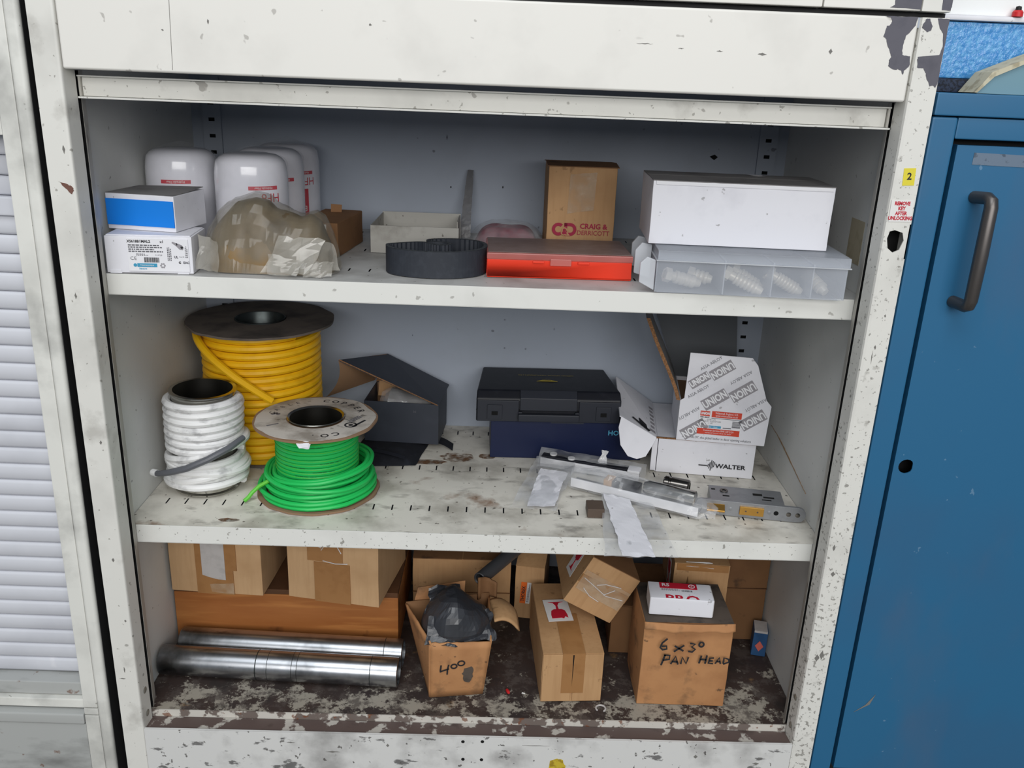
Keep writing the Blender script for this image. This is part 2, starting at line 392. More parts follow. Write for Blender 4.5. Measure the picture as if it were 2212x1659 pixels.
FRONT = Matrix(((1, 0, 0), (0, 0, -1), (0, 1, 0)))       # local text XY -> XZ plane facing -Y
TOP = Matrix.Identity(3)
LEFT = Matrix(((0, 0, -1), (-1, 0, 0), (0, 1, 0)))       # facing -X, reading from the left side
RIGHT = Matrix(((0, 0, 1), (1, 0, 0), (0, 1, 0)))
def frame(R, loc, rot=0):
    return Matrix.Translation(loc) @ R.to_4x4() @ Matrix.Rotation(math.radians(rot), 4, 'Z')
def text_geo(s, size, sx=1.0, align='CENTER', bold=0.0, spacing=1.0, line=1.0):
    cu = bpy.data.curves.new('lettering', 'FONT'); cu.body = s; cu.size = size; cu.align_x = align; cu.align_y = 'CENTER'
    cu.offset = bold; cu.space_character = spacing; cu.space_line = line; cu.resolution_u = 2
    o = bpy.data.objects.new('lettering', cu); COL.objects.link(o)
    dg = bpy.context.evaluated_depsgraph_get()
    me = bpy.data.meshes.new_from_object(o.evaluated_get(dg))
    b = MB().add([(v.co.x * sx, v.co.y, 0) for v in me.vertices], [tuple(p.vertices) for p in me.polygons])
    bpy.data.objects.remove(o); bpy.data.meshes.remove(me); bpy.data.curves.remove(cu)
    return b
def flat(b, m, parent, name, M, label=None):
    me = bpy.data.meshes.new(name)
    me.from_pydata([tuple(M @ Vector(p)) for p in b.v], [], b.f); me.update()
    me.materials.append(MATS[m])
    o = bpy.data.objects.new(name, me); COL.objects.link(o); o.parent = parent
    if label: o['label'] = label
    return o
def text(s, size, m, parent, M, sx=1.0, align='CENTER', bold=0.0, name='lettering', spacing=1.0, line=1.0):
    return flat(text_geo(s, size, sx, align, bold, spacing, line), m, parent, name, M)
def rect(w, h, t=0.0003):
    return MB().box(-w / 2, w / 2, -h / 2, h / 2, 0, t)
def sticker(w, h, m, parent, M, name='sticker', label=None):
    return flat(rect(w, h), m, parent, name, M, label)
def bars(n, w, h, seed=1):
    r = random.Random(seed); b = MB(); x = -w / 2
    while x < w / 2:
        q = r.uniform(.4, 1.6) * w / n / 2
        b.box(x, min(x + q, w / 2), -h / 2, h / 2, 0, .0003); x += q + r.uniform(.5, 1.5) * w / n / 2
    return b
def soft_box(w, d, h, amp=0.0008, bulge=0.0, n=5, seed=0):
    """a slightly uneven, hand-worn box: origin front-left-bottom"""
    bm = bmesh.new()
    bmesh.ops.create_cube(bm, size=1.0)
    bmesh.ops.subdivide_edges(bm, edges=bm.edges, cuts=n, use_grid_fill=True)
    b = MB()
    for v in bm.verts:
        p = v.co
        q = Vector(((p.x + .5) * w, (p.y + .5) * d, (p.z + .5) * h))
        nz = noise.noise_vector(q * 22 + Vector((seed * 3.1, seed * 1.7, 0))) * amp
        if bulge:
            fx = 1 - 4 * p.x * p.x; fz = 1 - 4 * p.z * p.z; fy = 1 - 4 * p.y * p.y
            if p.y < -.499: q.y -= bulge * fx * fz
            if p.z > .499: q.z += bulge * fx * fy * .5
            if abs(p.x) > .499: q.x += math.copysign(bulge, p.x) * fy * fz * .6
        if p.z < -.499: nz.z = 0
        b.v.append(tuple(q + nz))
    bm.verts.index_update()
    b.f = [tuple(v.index for v in f.verts) for f in bm.faces]
    bm.free()
    return b
def crumple(p, amp, s, seed=0):
    q = Vector(p)
    r = noise.noise_vector(q * s + Vector((seed, seed * 2.3, -seed))) * amp
    r += noise.noise_vector(q * s * 2.7 + Vector((seed * 5, 1, seed))) * amp * .45
    return q + r
def sheet(corners, nu, nv, amp, s, seed=0, jag=0.0, bow=None):
    """crumpled sheet spanning four corners (c00, c10, c11, c01)"""
    c = [Vector(p) for p in corners]
    def fn(u, v):
        p = (c[0] * (1 - u) + c[1] * u) * (1 - v) + (c[3] * (1 - u) + c[2] * u) * v
        if bow: p = p + Vector(bow) * (4 * u * (1 - u)) * (4 * v * (1 - v))
        if jag and (u in (0, 1) or v in (0, 1)):
            p = p + noise.noise_vector(p * 90 + Vector((seed, 0, 0))) * jag
        return crumple(p, amp, s, seed)
    return MB().grid(fn, nu, nv)
def solidify(o, t):
    md = o.modifiers.new('thickness', 'SOLIDIFY'); md.thickness = t; md.offset = 0
    return o
# ------------------------------------------------------------------ room
FZ = -0.12
fl = MB().box(-3, 3, -3.2, 1.2, FZ - .05, FZ).build('floor', 'concrete'); tag(fl, 'grey concrete workshop floor under the cabinets', None, kind='structure')
wl = MB().box(-3, 3, .62, .70, FZ, 3.0).build('wall_back', 'wall_grey'); tag(wl, 'plain grey workshop wall behind the cabinets', None, kind='structure')

def kids(root):
    """children are modelled in room coordinates; undo the root's own offset"""
    for ch in root.children:
        ch.location = -Vector(root.location)

# ------------------------------------------------------------------ the open cabinet
Z1, Z2, Z3 = 0.7054, 0.351, 0.062
WALL, BACK, SF = 0.489, 0.464, 0.060
cab = thing('storage_cabinet', 'worn white steel storage cabinet with rolled-up shutter and two shelves full of stock', 'cabinet', (0, 0, FZ))
for sg in (-1, 1):
    a, b = sorted((sg * WALL, sg * .4998))
    MB().box(a, b, .030, .470, FZ, 1.034).build('side_panel', 'interior_side', cab)
MB().box(-.489, .489, BACK, .470, FZ, 1.034).build('back_panel', 'interior', cab)
MB().box(-.489, .489, .004, BACK, 1.024, 1.0345).build('top_panel', 'interior', cab)

PIN = .4698
def post_profile(sg):
    pr = [(.4998, 0), (.4735, 0), (.4706, .0012), (.4694, .004), (.4675, .0275), (.489, .0275), (.489, .0300), (.4998, .0300)]
    return [(sg * x, y) for x, y in pr]
left_post = MB().prism(post_profile(-1), 'z', FZ, 1.0345).build('frame_post', 'cab_white', cab, bevel=.0008)
HOLE = [(.4819, .8038), (.4917, .8009), (.4946, .7918), (.4911, .7806), (.484, .7771), (.477, .7823), (.4744, .7938), (.4762, .802)]
mb = MB()
mb.prism(post_profile(1), 'z', FZ, .770); mb.prism(post_profile(1), 'z', .811, 1.0345)
mb.holed(.4735, .4998, .770, .811, HOLE, 0, .0018)
mb.prism([(.4735, 0), (.4706, .0012), (.4694, .004), (.4675, .0275), (.4690, .0275), (.4708, .0045), (.4735, .0012)], 'z', .770, .811)
mb.box(.4985, .4998, 0, .03, .770, .811)
right_post = mb.build('frame_post', 'post_right', cab)
# thin chipped rim and dark cavity behind the lock hole
MB().box(.4715, .4984, .022, .0270, .7705, .8105).build('lock_cavity', 'dark_hole', cab)
for sg in (-1, 1):
    MB().prism([(sg * .4688, .0385), (sg * .4742, .0600), (sg * .489, .0600), (sg * .489, .0385)], 'z', Z3 - .012, .945).build('shutter_guide', 'guide_metal', cab)
    a, b = sorted((sg * .4692, sg * .4889))
    MB().box(a, b, .0372, .0384, Z3 - .012, .945).build('slot_shade', 'dark_hole', cab)  # dark strip added as the shade inside the shutter slot
# fascia over the opening: two sheets meeting at a butt joint
fas = MB().box(-.4681, .4668, 0, .022, .9462, 1.0345).build('fascia', 'fascia_paint', cab, bevel=.0028, seg=3)
MB().panel([(-.3480, -.0001, .9495), (-.3474, -.0001, .9495), (-.3446, -.0001, 1.0330), (-.3452, -.0001, 1.0330)], .0003).build('joint_line', 'scuff', fas)
# bottom rail of the rolled-up shutter
rail = MB().box(-.4640, .4625, .0335, .0400, .9175, .9395).build('shutter_rail', 'cab_white', cab, bevel=.0008)
MB().box(-.4672, .4668, .0265, .0400, .9150, .9172).build('rail_lip', 'lip_paint', rail, bevel=.0005)
MB().box(-.4672, .4660, .0285, .0400, .9385, .9402).build('rail_lip', 'lip_paint_upper', rail, bevel=.0005)
for x in (-.4655, .4642):
    MB().box(x - .0012, x + .0012, .0300, .0400, .9175, .9385).build('rail_end', 'guide_metal', rail)

# shelves: folded pans with rows of real slots
def shelf(z, top, lip, pitch0):
    z -= .0008
    slots = []
    n = 36
    for yr in (.1352, .2775, .4293):
        for i in range(n):
            x = -.4567 + i * .02745 + pitch0
            if abs(x) < .47: slots.append((x - .0011, x + .0011, yr - .0085, yr + .0085))
    sh = MB().perforated(-.4885, .4885, SF + .0012, BACK - .0005, slots, lambda u, v: (u, v, z)).build('shelf', top, cab)
    MB().box(-.4740, .4740, SF, SF + .0013, z - .0265, z + .0003).box(-.4740, .4740, SF, SF + .022, z - .0268, z - .0255).build('shelf_lip', lip, sh, bevel=.0004)
    MB().box(-.4885, .4885, SF + .010, BACK - .001, z - .0150, z - .0135).build('added_undersheet', 'interior', sh)  # second sheet added beneath to keep light out of the slots
    return sh
shelf(Z1, 'shelf_paint_upper', 'lip_paint_upper', .0)
shelf(Z2, 'shelf_paint', 'lip_paint', .0)
# rust bleeding through the middle shelf
for (x, y, w_, d2, sd) in ((-.040, .322, .055, .034, 1), (-.085, .300, .050, .020, 2), (-.095, .395, .030, .050, 3), (-.352, .082, .030, .010, 4), (.010, .330, .030, .020, 5)):
    q = rough_poly([(x + w_ / 2 * math.cos(k * PI / 6), y + d2 / 2 * math.sin(k * PI / 6)) for k in range(12)], .006, 4, sd) if False else [(x + w_ / 2 * math.cos(k * PI / 16) * (1 + .35 * noise.noise(Vector((math.cos(k * PI / 16) * 2, math.sin(k * PI / 16) * 2, sd)))), y + d2 / 2 * math.sin(k * PI / 16) * (1 + .35 * noise.noise(Vector((math.cos(k * PI / 16) * 2, math.sin(k * PI / 16) * 2, sd + 7))))) for k in range(32)]
    MB().prism(q, 'z', Z2 - .0008, Z2 - .0005).build('rust_patch', 'rust_soft', cab)
# slotted uprights on the back panel
for sg in (-1, 1):
    x0, x1 = sorted((sg * .4415, sg * .4690))
    sl = []
    k = 0
    while .10 + k * .0258 < .93:
        zc = .10 + k * .0258 + .0005; sl.append(((x0 + x1) / 2 - .0048, (x0 + x1) / 2 + .0048, zc - .0028, zc + .0028)); k += 1
    yq = BACK - .0055
    up = MB().perforated(x0, x1, Z3 + .001, .97, sl, lambda u, v: (u, yq, v))
    up.box(x0 - .001, x0, yq, BACK - .0003, Z3 + .001, .97).box(x1, x1 + .001, yq, BACK - .0003, Z3 + .001, .97)
    up.build('slotted_upright', 'interior', cab)
    MB().box(x0 + .001, x1 - .001, BACK - .0016, BACK - .0006, Z3 + .002, .968).build('upright_slot_shade', 'dark_hole', cab)  # black sheet standing in for the shade behind the slots
# floor panel, folded ledge and sill
MB().box(-.4885, .4885, .0330, BACK - .0005, Z3 - .012, Z3 - .0008).build('floor_panel', 'rust_floor', cab)
MB().box(-.4690, .4690, .0312, .0330, Z3 - .020, Z3 - .0004).build('floor_lip', 'ledge', cab)
MB().box(-.4690, .4690, .0012, .0300, .0490, .0510).build('sill_top', 'sill_top', cab)
MB().box(-.4695, .4695, 0, .0012, FZ, .0533).box(-.4695, .4695, .0012, .004, .0509, .0533).build('sill', 'sill_paint', cab, bevel=.0003)
# rivets near the foot of the two posts
for (x, z) in ((-.4703, .1085), (-.4701, .0690)):
    MB().lathe([(0, -.0012), (.0035, -.0008), (.0050, 0)], 16).xf(Matrix.Translation((-.4682, .016, z)) @ Matrix.Rotation(-PI / 2, 4, 'Y')).build('rivet', 'rivet', cab, smooth=True)
for z in (.1250, .0760):
    MB().lathe([(0, -.0012), (.0035, -.0008), (.0050, 0)], 16).xf(Matrix.Translation((.4682, .016, z)) @ Matrix.Rotation(PI / 2, 4, 'Y')).build('rivet', 'rivet', cab, smooth=True)
# bolt holes in the sill
for (x, z) in ((-.0109, .0449), (.0173, .0458), (-.0103, .0131), (.0168, .0131)):
    MB().prism([(x + .0026 * math.cos(k * PI / 5), z + .0026 * math.sin(k * PI / 5)) for k in range(10)], 'y', -.0003, .0012).build('bolt_hole', 'dark_hole', cab)
# worn-through and stained patches that keep their own outlines
def patch(poly, m, y0=-.00035, name='paint_chip', label=None):
    o = MB().prism(poly, 'y', y0, .0004).build(name, m, cab)
    if label: o['label'] = label
    return o
def rough_poly(poly, amp, sub=4, seed=0):
    out = []
    n = len(poly)
    for i in range(n):
        a = Vector((*poly[i], 0)); b = Vector((*poly[(i + 1) % n], 0))
        for k in range(sub):
            p = a.lerp(b, k / sub)
            q = noise.noise_vector(p * 700 + Vector((seed, 0, 3))) * amp
            out.append((p.x + q.x, p.y + q.y))
    return out
CH_A = [(.4292, 1.0343), (.4353, 1.033), (.4375, 1.0291), (.4353, 1.0249), (.4325, 1.0241), (.432, 1.0207), (.4307, 1.0139), (.4342, 1.0106), (.4358, 1.0059), (.44, .9992), (.443, .9931), (.441, .9895), (.4413, .984), (.444, .9813), (.4481, .9797), (.4524, .9806), (.4564, .979), (.4591, .9749), (.46, .9798), (.4638, .9834), (.4648, .9862), (.4636, .9945), (.4548, .9956), (.4537, .9997), (.4542, 1.0107), (.4555, 1.0155), (.4639, 1.026), (.4643, 1.0314), (.4655, 1.0343)]
CH_B = [(.4749, 1.0376 - .004), (.4783, 1.033), (.48, 1.030), (.4824, 1.0264), (.4815, 1.0216), (.4775, 1.0198), (.4715, 1.0239), (.4718, 1.0273), (.4735, 1.0308)]
CH_C = [(.4867, 1.0340), (.4996, 1.0340), (.4996, 1.0206), (.4996, 1.0), (.4996, .968), (.4979, .9629), (.4945, .9649), (.4909, .9641), (.4883, .9696), (.4852, .9737), (.4845, .9772), (.4805, .9827), (.4736, .9831), (.4724, .9907), (.4727, .9942), (.4956, .9971), (.498, 1.0055), (.4952, 1.0191), (.4908, 1.0243)]
for q in (CH_A, CH_B, CH_C):
    patch(rough_poly(q, .0007), 'primer_grey', label='bare grey primer where white paint has flaked')
patch(rough_poly([(-.4885, .8245), (-.4800, .8215), (-.4740, .8195), (-.4725, .8150), (-.4755, .8095), (-.4790, .8140), (-.4840, .8190)], .0012), 'primer_brown', label='brown chip in the white paint')
patch(rough_poly([(.1120, -.01), (.1180, .0140), (.1270, .0185), (.1370, .0150), (.1410, .0020), (.1400, -.02), (.115, -.02)], .002), 'yellow_stain', name='paint_stain', label='yellow paint smear')
for (x, z, w, h) in ((.36, .505, .0016, .03), (.21, .9930, .006, .0010), (.253, .9920, .007, .0012), (.17, .9965, .018, .0008), (-.305, 1.0005, .0018, .0052), (-.355, .9900, .003, .0014), (.30, .9905, .010, .0030), (.375, .9960, .004, .0060), (-.13, 1.004, .0035, .0025), (.05, .030, .010, .0020), (-.20, .021, .022, .0028), (-.26, .036, .012, .0022), (-.12, .035, .004, .006), (.095, .041, .04, .0008), (.33, .028, .006, .007), (.42, .018, .010, .004)):
    if z > .5 and z < .6: continue
    patch(rough_poly([(x - w / 2, z), (x, z + h / 2), (x + w / 2, z), (x, z - h / 2)], .0006, 3, x * 50), 'scuff', name='scuff_mark')
for (x, z, w, h) in ((.484, .66, .0024, .006), (.482, .647, .0012, .018), (.489, .70, .002, .004), (.478, .38, .004, .01), (.483, .34, .006, .008), (.488, .21, .006, .016), (.482, .205, .007, .012), (-.478, .86, .003, .010), (-.486, .69, .003, .008), (-.4785, .5, .003, .006), (-.482, .33, .004, .006), (-.476, .235, .003, .004), (-.486, .155, .002, .01), (-.49, .14, .009, .002)):
    patch(rough_poly([(x - w / 2, z), (x, z + h / 2), (x + w / 2, z), (x, z - h / 2)], .0006, 3, x * 50), 'scuff', name='scuff_mark')
# stickers on the right post
s2 = sticker(.0138, .0196, 'yellow_sticker', cab, frame(FRONT, (.4870, -.0002, .8652), 3), label='small yellow sticker reading 2')
text('2', .0110, 'dark_ink', cab, frame(FRONT, (.4872, -.0007, .8655), 3), bold=.0003)
sticker(.0262, .0250, 'white_sticker', cab, frame(FRONT, (.4851, -.0002, .8262), 1), label='white sticker lettered in red')
text('REMOVE\nKEY\nAFTER\nUNLOCKING', .0058, 'red_ink', cab, frame(FRONT, (.4852, -.0007, .8262), 1), sx=.82, bold=.00028, line=.98)
# rust creeping up the right inner wall, a seam stain, an old label
MB().prism(rough_poly([(.345, .4185), (.30, .4140), (.25, .4040), (.19, .3930), (.15, .3850), (.15, .3855), (.20, .3952), (.25, .4062), (.28, .4118), (.30, .4146)], .0012, 8), 'x', .4880, .4892).build('rust_streak', 'rust_stain', cab)
MB().prism([(.1030, .7405), (.1480, .7405), (.1480, .7970), (.1030, .7970)], 'x', .4886, .4893).build('old_label', 'beige_sticker', cab, label='faded beige label on the inner right wall')
# scratches and small holes on the back panel
MB().prism([(.3620, .8455), (.3700, .8490), (.3760, .8450), (.3700, .8400)], 'y', BACK - .0004, BACK + .0002).build('knockout_hole', 'dark_hole', cab)
for (x, z, w, h) in ((-.0735, .860, .0016, .010), (-.066, .7800, .0030, .0040), (.0210, .7830, .0030, .0050), (-.28, .62, .02, .001), (.12, .54, .001, .006), (-.09, .60, .003, .0012), (-.13, .52, .001, .004), (.16, .60, .0016, .003)):
    MB().prism([(x - w / 2, z), (x, z + h / 2), (x + w / 2, z), (x, z - h / 2)], 'y', BACK - .0004, BACK + .0002).build('scratch', 'dark_ink', cab)
kids(cab)

# ------------------------------------------------------------------ cabinet stacked on top
upc = thing('upper_cabinet', 'white steel cabinet standing on top of the open one, only its bottom edge in view', 'cabinet', (0, 0, 1.0345))
MB().box(-.4998, .4998, .012, .470, 1.0345, 1.0400).build('base_frame', 'black', upc)
MB().box(-.4690, .3590, 0, .020, 1.0405, 1.300).build('front_panel', 'fascia_paint', upc, bevel=.0015)
MB().box(.3602, .4668, 0, .020, 1.0405, 1.300).build('front_panel', 'fascia_paint', upc, bevel=.0015)
MB().box(.4676, .4998, 0, .470, 1.0402, 1.300).build('corner_post', 'cab_white', upc, bevel=.0015)
MB().box(-.4998, -.4696, 0, .470, 1.0402, 1.300).build('corner_post', 'cab_white', upc, bevel=.0015)
MB().box(-.469, .4676, .020, .470, 1.0400, 1.300).build('body', 'cab_white', upc)
for q in ([(.4365, 1.060), (.4655, 1.060), (.4662, 1.0476), (.4660, 1.0423), (.4326, 1.0430), (.4374, 1.0458)], [(.4877, 1.060), (.4994, 1.060), (.4994, 1.0462), (.4990, 1.0422), (.4893, 1.0425)]):
    MB().prism(rough_poly(q, .0006), 'y', -.0004, .0004).build('paint_chip', 'primer_grey', upc)
kids(upc)

# ------------------------------------------------------------------ left neighbour with closed roller shutter
nb = thing('shutter_cabinet', 'white steel cabinet at the left with its grey-white slatted roller shutter closed', 'cabinet', (-.5180, .001, FZ), rot=(0, .0078, 0))
H = 1.17
MB().box(-.0165, 0, 0, .45, 0, H).build('side_panel', 'neighbour_paint', nb, bevel=.005, seg=4)
MB().box(-.0002, .0008, .0060, .44, 0, H - .002).build('side_gap_shade', 'gap_shade', nb)  # thin black skin painted in as the shadow of the gap
MB().box(-.0365, -.0165, .0025, .045, .205, H).build('frame_post', 'neighbour_paint', nb, bevel=.0015)
MB().box(-.0365, -.0165, .0025, .045, .193, .2035).build('post_foot', 'neighbour_paint', nb, bevel=.001)
MB().box(-.0365, -.0165, .0025, .045, 0, .1915).build('post_foot', 'neighbour_paint', nb, bevel=.001)
MB().box(-.40, -.0368, .004, .03, .992, H).build('fascia', 'neighbour_paint', nb, bevel=.002)
MB().box(-.40, -.0365, .062, .44, .20, .99).build('shutter_core', 'black', nb)
prof = [(.0470, 0), (.0425, .0008), (.0408, .0036), (.0402, .0120), (.0405, .0190), (.0420, .0224), (.0470, .0232)]
z = .235; k = 0
while z < .985:
    if .893 < z + .012 < .917:
        MB().box(-.40, -.0368, .0345, .050, z, z + .0232).build('shutter_rail', 'slat_plastic', nb, bevel=.003)
    else:
        MB().prism([(y, q + z) for y, q in prof], 'x', -.40, -.0368).build('slat', 'slat_plastic', nb, smooth=True, angle=60)
    z += .0236; k += 1
MB().box(-.40, -.0368, .020, .050, .212, .2335).build('bottom_rail', 'neighbour_sill', nb, bevel=.002)
MB().box(-.40, -.0368, .012, .050, .196, .2110).build('bottom_rail', 'neighbour_paint', nb, bevel=.002)
MB().box(-.40, -.0372, .0010, .050, .176, .1935).build('sill_edge', 'neighbour_sill', nb, bevel=.003)
MB().box(-.40, -.0372, .0040, .050, 0, .1745).build('sill', 'neighbour_sill', nb, bevel=.001)
MB().box(-.40, -.0368, .05, .44, 0, .2).build('base', 'black', nb)

# ------------------------------------------------------------------ blue locker on the right
LX = .5045
lk = thing('blue_locker', 'blue painted steel locker at the right with a bar handle and a round lock hole', 'locker', (LX, .006, FZ))
def L_(x0, x1, y0, y1, z0, z1): return MB().box(x0 - LX, x1 - LX, y0, y1, z0 - FZ, z1 - FZ)
L_(LX, .5345, 0, .05, FZ, .9325).build('frame_post', 'locker_blue', lk, bevel=.003)
L_(.5345, .90, .001, .05, .9085, .9325).build('top_rail', 'locker_blue', lk, bevel=.002)
L_(LX, .90, -.002, .44, .9335, .9585).build('top_cap', 'locker_blue', lk, bevel=.002)
L_(LX, .90, .05, .44, FZ, .9335).build('body', 'locker_blue', lk)
hole = [(.5585 + .0102 * math.cos(a) , .4964 + .0100 * math.sin(a)) for a in [i * PI / 8 for i in range(16)]]
hole = [(min(x, .5670), z) for x, z in hole]
d = MB().holed(.5420 - LX, .577 - LX, .470 - FZ, .523 - FZ, [(x - LX, z - FZ) for x, z in hole], .006, .0015)
dr = MB().add(d.v, d.f)
dr.add([(p[0] - LX, .006, p[1] - FZ) for p in ((.5420, .003), (.86, .003), (.86, .470), (.577, .470), (.5420, .470))], [(0, 1, 2, 3, 4)])
dr.add([(p[0] - LX, .006, p[1] - FZ) for p in ((.577, .470), (.86, .470), (.86, .523), (.577, .523))], [(0, 1, 2, 3)])
dr.add([(p[0] - LX, .006, p[1] - FZ) for p in ((.5420, .523), (.577, .523), (.86, .523), (.86, .9020), (.5420, .9020))], [(0, 1, 2, 3, 4)])
x0, x1, z0, z1 = .5420 - LX, .86 - LX, .003 - FZ, .902 - FZ
for (a, b_) in (((x0, z0), (x1, z0)), ((x1, z0), (x1, z1)), ((x1, z1), (x0, z1)), ((x0, z1), (x0, z0))):
    dr.add([(a[0], .006, a[1]), (b_[0], .006, b_[1]), (b_[0], .022, b_[1]), (a[0], .022, a[1])], [(0, 1, 2, 3)])
door = dr.build('door', 'locker_blue', lk)
L_(.5345, .90, .034, .05, FZ, .9085).build('door_recess', 'black', lk)
hd = MB()
hx = .5775 - LX
path = [(hx - .004, .006, .8440 - FZ), (hx, -.018, .8455 - FZ), (hx + .0010, -.0235, .8430 - FZ), (hx + .001, -.0260, .836 - FZ), (hx + .001, -.0265, .78 - FZ), (hx + .001, -.0260, .727 - FZ), (hx + .001, -.0235, .7205 - FZ), (hx, -.018, .7180 - FZ), (hx - .004, .006, .7185 - FZ)]
hd.tube(path, [.0072, .0072, .0074, .0076, .0080, .0076, .0074, .0072, .0072], 14)
handle = hd.build('handle', 'handle_metal', door, smooth=True, label='dull steel bar handle')
sticker(.12, .0135, 'tape_grey', door, frame(FRONT, (.6230 - LX, .0058, .8865 - FZ), -1.0), name='tape_strip', label='strip of worn grey tape')
MB().panel([(.555 - LX, .0057, .105 - FZ), (.570 - LX, .0057, .118 - FZ), (.582 - LX, .0057, .137 - FZ), (.576 - LX, .0057, .119 - FZ)], .0003).build('scuff_mark', 'scuff', door)

# things lying on the locker
mt = MB().box(.5080, .80, .060, .36, .9587, .9745).build('rubber_mat', 'mat_dark', None, bevel=.003)
tag(mt, 'dark ribbed rubber mat under the bright blue metal box', 'mat')
tb = thing('metal_box', 'bright blue hammered-paint metal box lying on the blue locker', 'box', (.520, .078, .9747))
MB().box(0, .36, 0, .20, 0, .0635).build('body', 'hammer_blue', tb, bevel=.003)
MB().box(-.004, .364, -.006, .206, .0640, .0700).build('lid', 'white_card', tb, bevel=.002)
MB().box(-.004, .364, .004, .206, .0700, .1600).build('lid_tray', 'bright_white', tb, bevel=.003)
rp = thing('red_plug', 'small red plug on the white tray of the blue metal box', 'plug', (.6130, .074, 1.0450))
MB().lathe([(0, 0), (.006, 0), (.006, .005), (.0045, .007), (0, .007)], 14).build('base', 'red_plastic', rp, smooth=True)
MB().lathe([(.0035, .007), (.0030, .0110), (0, .012)], 12).build('tip', 'black', rp, smooth=True)
fo = thing('card_folder', 'half-open blue-grey card folder with frayed cream edge on the blue locker', 'folder', (.552, .020, .9586))
MB().prism([(.0034, .0004), (.150, .0004), (.150, .0754), (.0617, .0383), (.0192, .0184)], 'y', 0, .035).build('inner_board', 'folder_blue', fo)
MB().prism([(0, .0012), (.0030, .0012), (.0190, .0186), (.0617, .0385), (.150, .0755), (.150, .0775), (.060, .0425), (.0158, .0236)], 'y', -.003, .036).build('cover', 'cream_edge', fo)
# ================================================================== TOP SHELF
def box_thing(name, label, cat, L, rz, z, w, d, h, m, group=None, amp=.0006, bulge=0., bevel=.0012, body='body', seed=1, rot=None):
    t = thing(name, label, cat, (L[0], L[1], z), rz, group, rot)
    soft_box(w, d, h, amp, bulge, 5, seed).build(body, m, t, bevel=bevel, angle=40)
    return t
def lines(parent, M0, w, h, n, m, seed=3, fill=.55):
    """rows of small print"""
    r = random.Random(seed); b = MB()
    for i in range(n):
        y = h / 2 - (i + .5) * h / n; x = -w / 2; xe = -w / 2 + w * r.uniform(.7, 1.0)
        while x < xe:
            q = r.uniform(.02, .09) * w + .0006
            b.box(x, min(x + q, xe), y - h / n * fill / 2, y + h / n * fill / 2, 0, .0003); x += q + .0009
    return flat(b, m, parent, 'small_print', M0)

# white box with printed sensor label
t = box_thing('sensor_box', 'low white carton with a printed label and barcode, under the blue-fronted box', 'box', (-.4735, .0630), 4.5, Z1, .1060, .070, .0470, 'white_card')
MB().box(.004, .018, -.0006, .0002, -.0002, .004).box(.086, .100, -.0006, .0002, -.0002, .004).build('tuck_tab', 'white_card', t)
MB().box(.002, .104, .002, .068, .0462, .0482).build('top_flap', 'white_card', t, bevel=.0006)
F = lambda x, z, r=0: frame(FRONT, (x, -.0016, z), r)
MB().box(.0275, .1015, -.0015, -.0004, .0030, .0440).build('label', 'white_gloss', t)
text('XS618B1MAL2', .0046, 'dark_ink', t, F(.0420, .0405), bold=.00018); text('x1', .0044, 'dark_ink', t, F(.0700, .0405), bold=.00015)
lines(t, F(.0500, .0320), .042, .0105, 4, 'mid_ink', 5)
text('CE', .0062, 'dark_ink', t, F(.0340, .0190), spacing=1.15)
flat(bars(22, .0180, .0062, 4), 'dark_ink', t, 'barcode', F(.0560, .0175))
lines(t, F(.0450, .0240), .014, .0030, 2, 'mid_ink', 8); text('914728', .0028, 'mid_ink', t, F(.0650, .0235))
flat(rect(.0240, .0046), 'teal_print', t, 'logo_band', F(.0500, .0107)); text('Telemecanique', .0030, 'white_sticker', t, frame(FRONT, (.0500, -.00205, .0108)), sx=.92)
flat(MB().prism([(.0022 * math.cos(a), .0022 * math.sin(a)) for a in [i * PI / 8 for i in range(16)]], 'z', 0, .0003), 'teal_print', t, 'logo_dot', F(.0355, .0107))
text('Sensors', .0030, 'teal_print', t, F(.0445, .0062), bold=.0001)
ring = MB()
for k in range(6):
    a = k * PI / 3; ring.prism([(.0024 * math.cos(a) + .0011 * math.cos(b), .0024 * math.sin(a) + .0011 * math.sin(b)) for b in [i * PI / 4 for i in range(8)]], 'z', 0, .0003)
flat(ring, 'grey_ink', t, 'recycling_mark', F(.0690, .0105))
lines(t, frame(FRONT, (.0780, -.0016, .0270), 90), .020, .0055, 3, 'mid_ink', 9); lines(t, frame(FRONT, (.0990, -.0016, .0290), 90), .016, .0034, 3, 'mid_ink', 12)
pic = MB().prism([(-.008, .0035), (-.0074, .0050), (-.0030, .0036), (.0040, .0010), (.0062, -.0020), (.0050, -.0052), (.0012, -.0048), (-.0028, -.0005)], 'z', 0, .0002)
flat(pic, 'grey_ink', t, 'sensor_picture', F(.0900, .0360)); flat(MB().prism([(-.0030, .0030), (-.0018, .0036), (-.0008, .0014), (-.0022, .0002)], 'z', .0002, .0004).prism([(.0028, -.0006), (.0052, -.0010), (.0058, -.0026), (.0036, -.0040), (.0024, -.0024)], 'z', .0002, .0004), 'dark_ink', t, 'sensor_picture', F(.0900, .0360))
text('UL', .0040, 'mid_ink', t, F(.0860, .0215), bold=.0002); text('RoHS', .0026, 'mid_ink', t, F(.0930, .0218)); text('C', .0036, 'dark_ink', t, F(.0900, .0145), bold=.0003); text('EAC', .0040, 'mid_ink', t, F(.0980, .0145), bold=.0002)
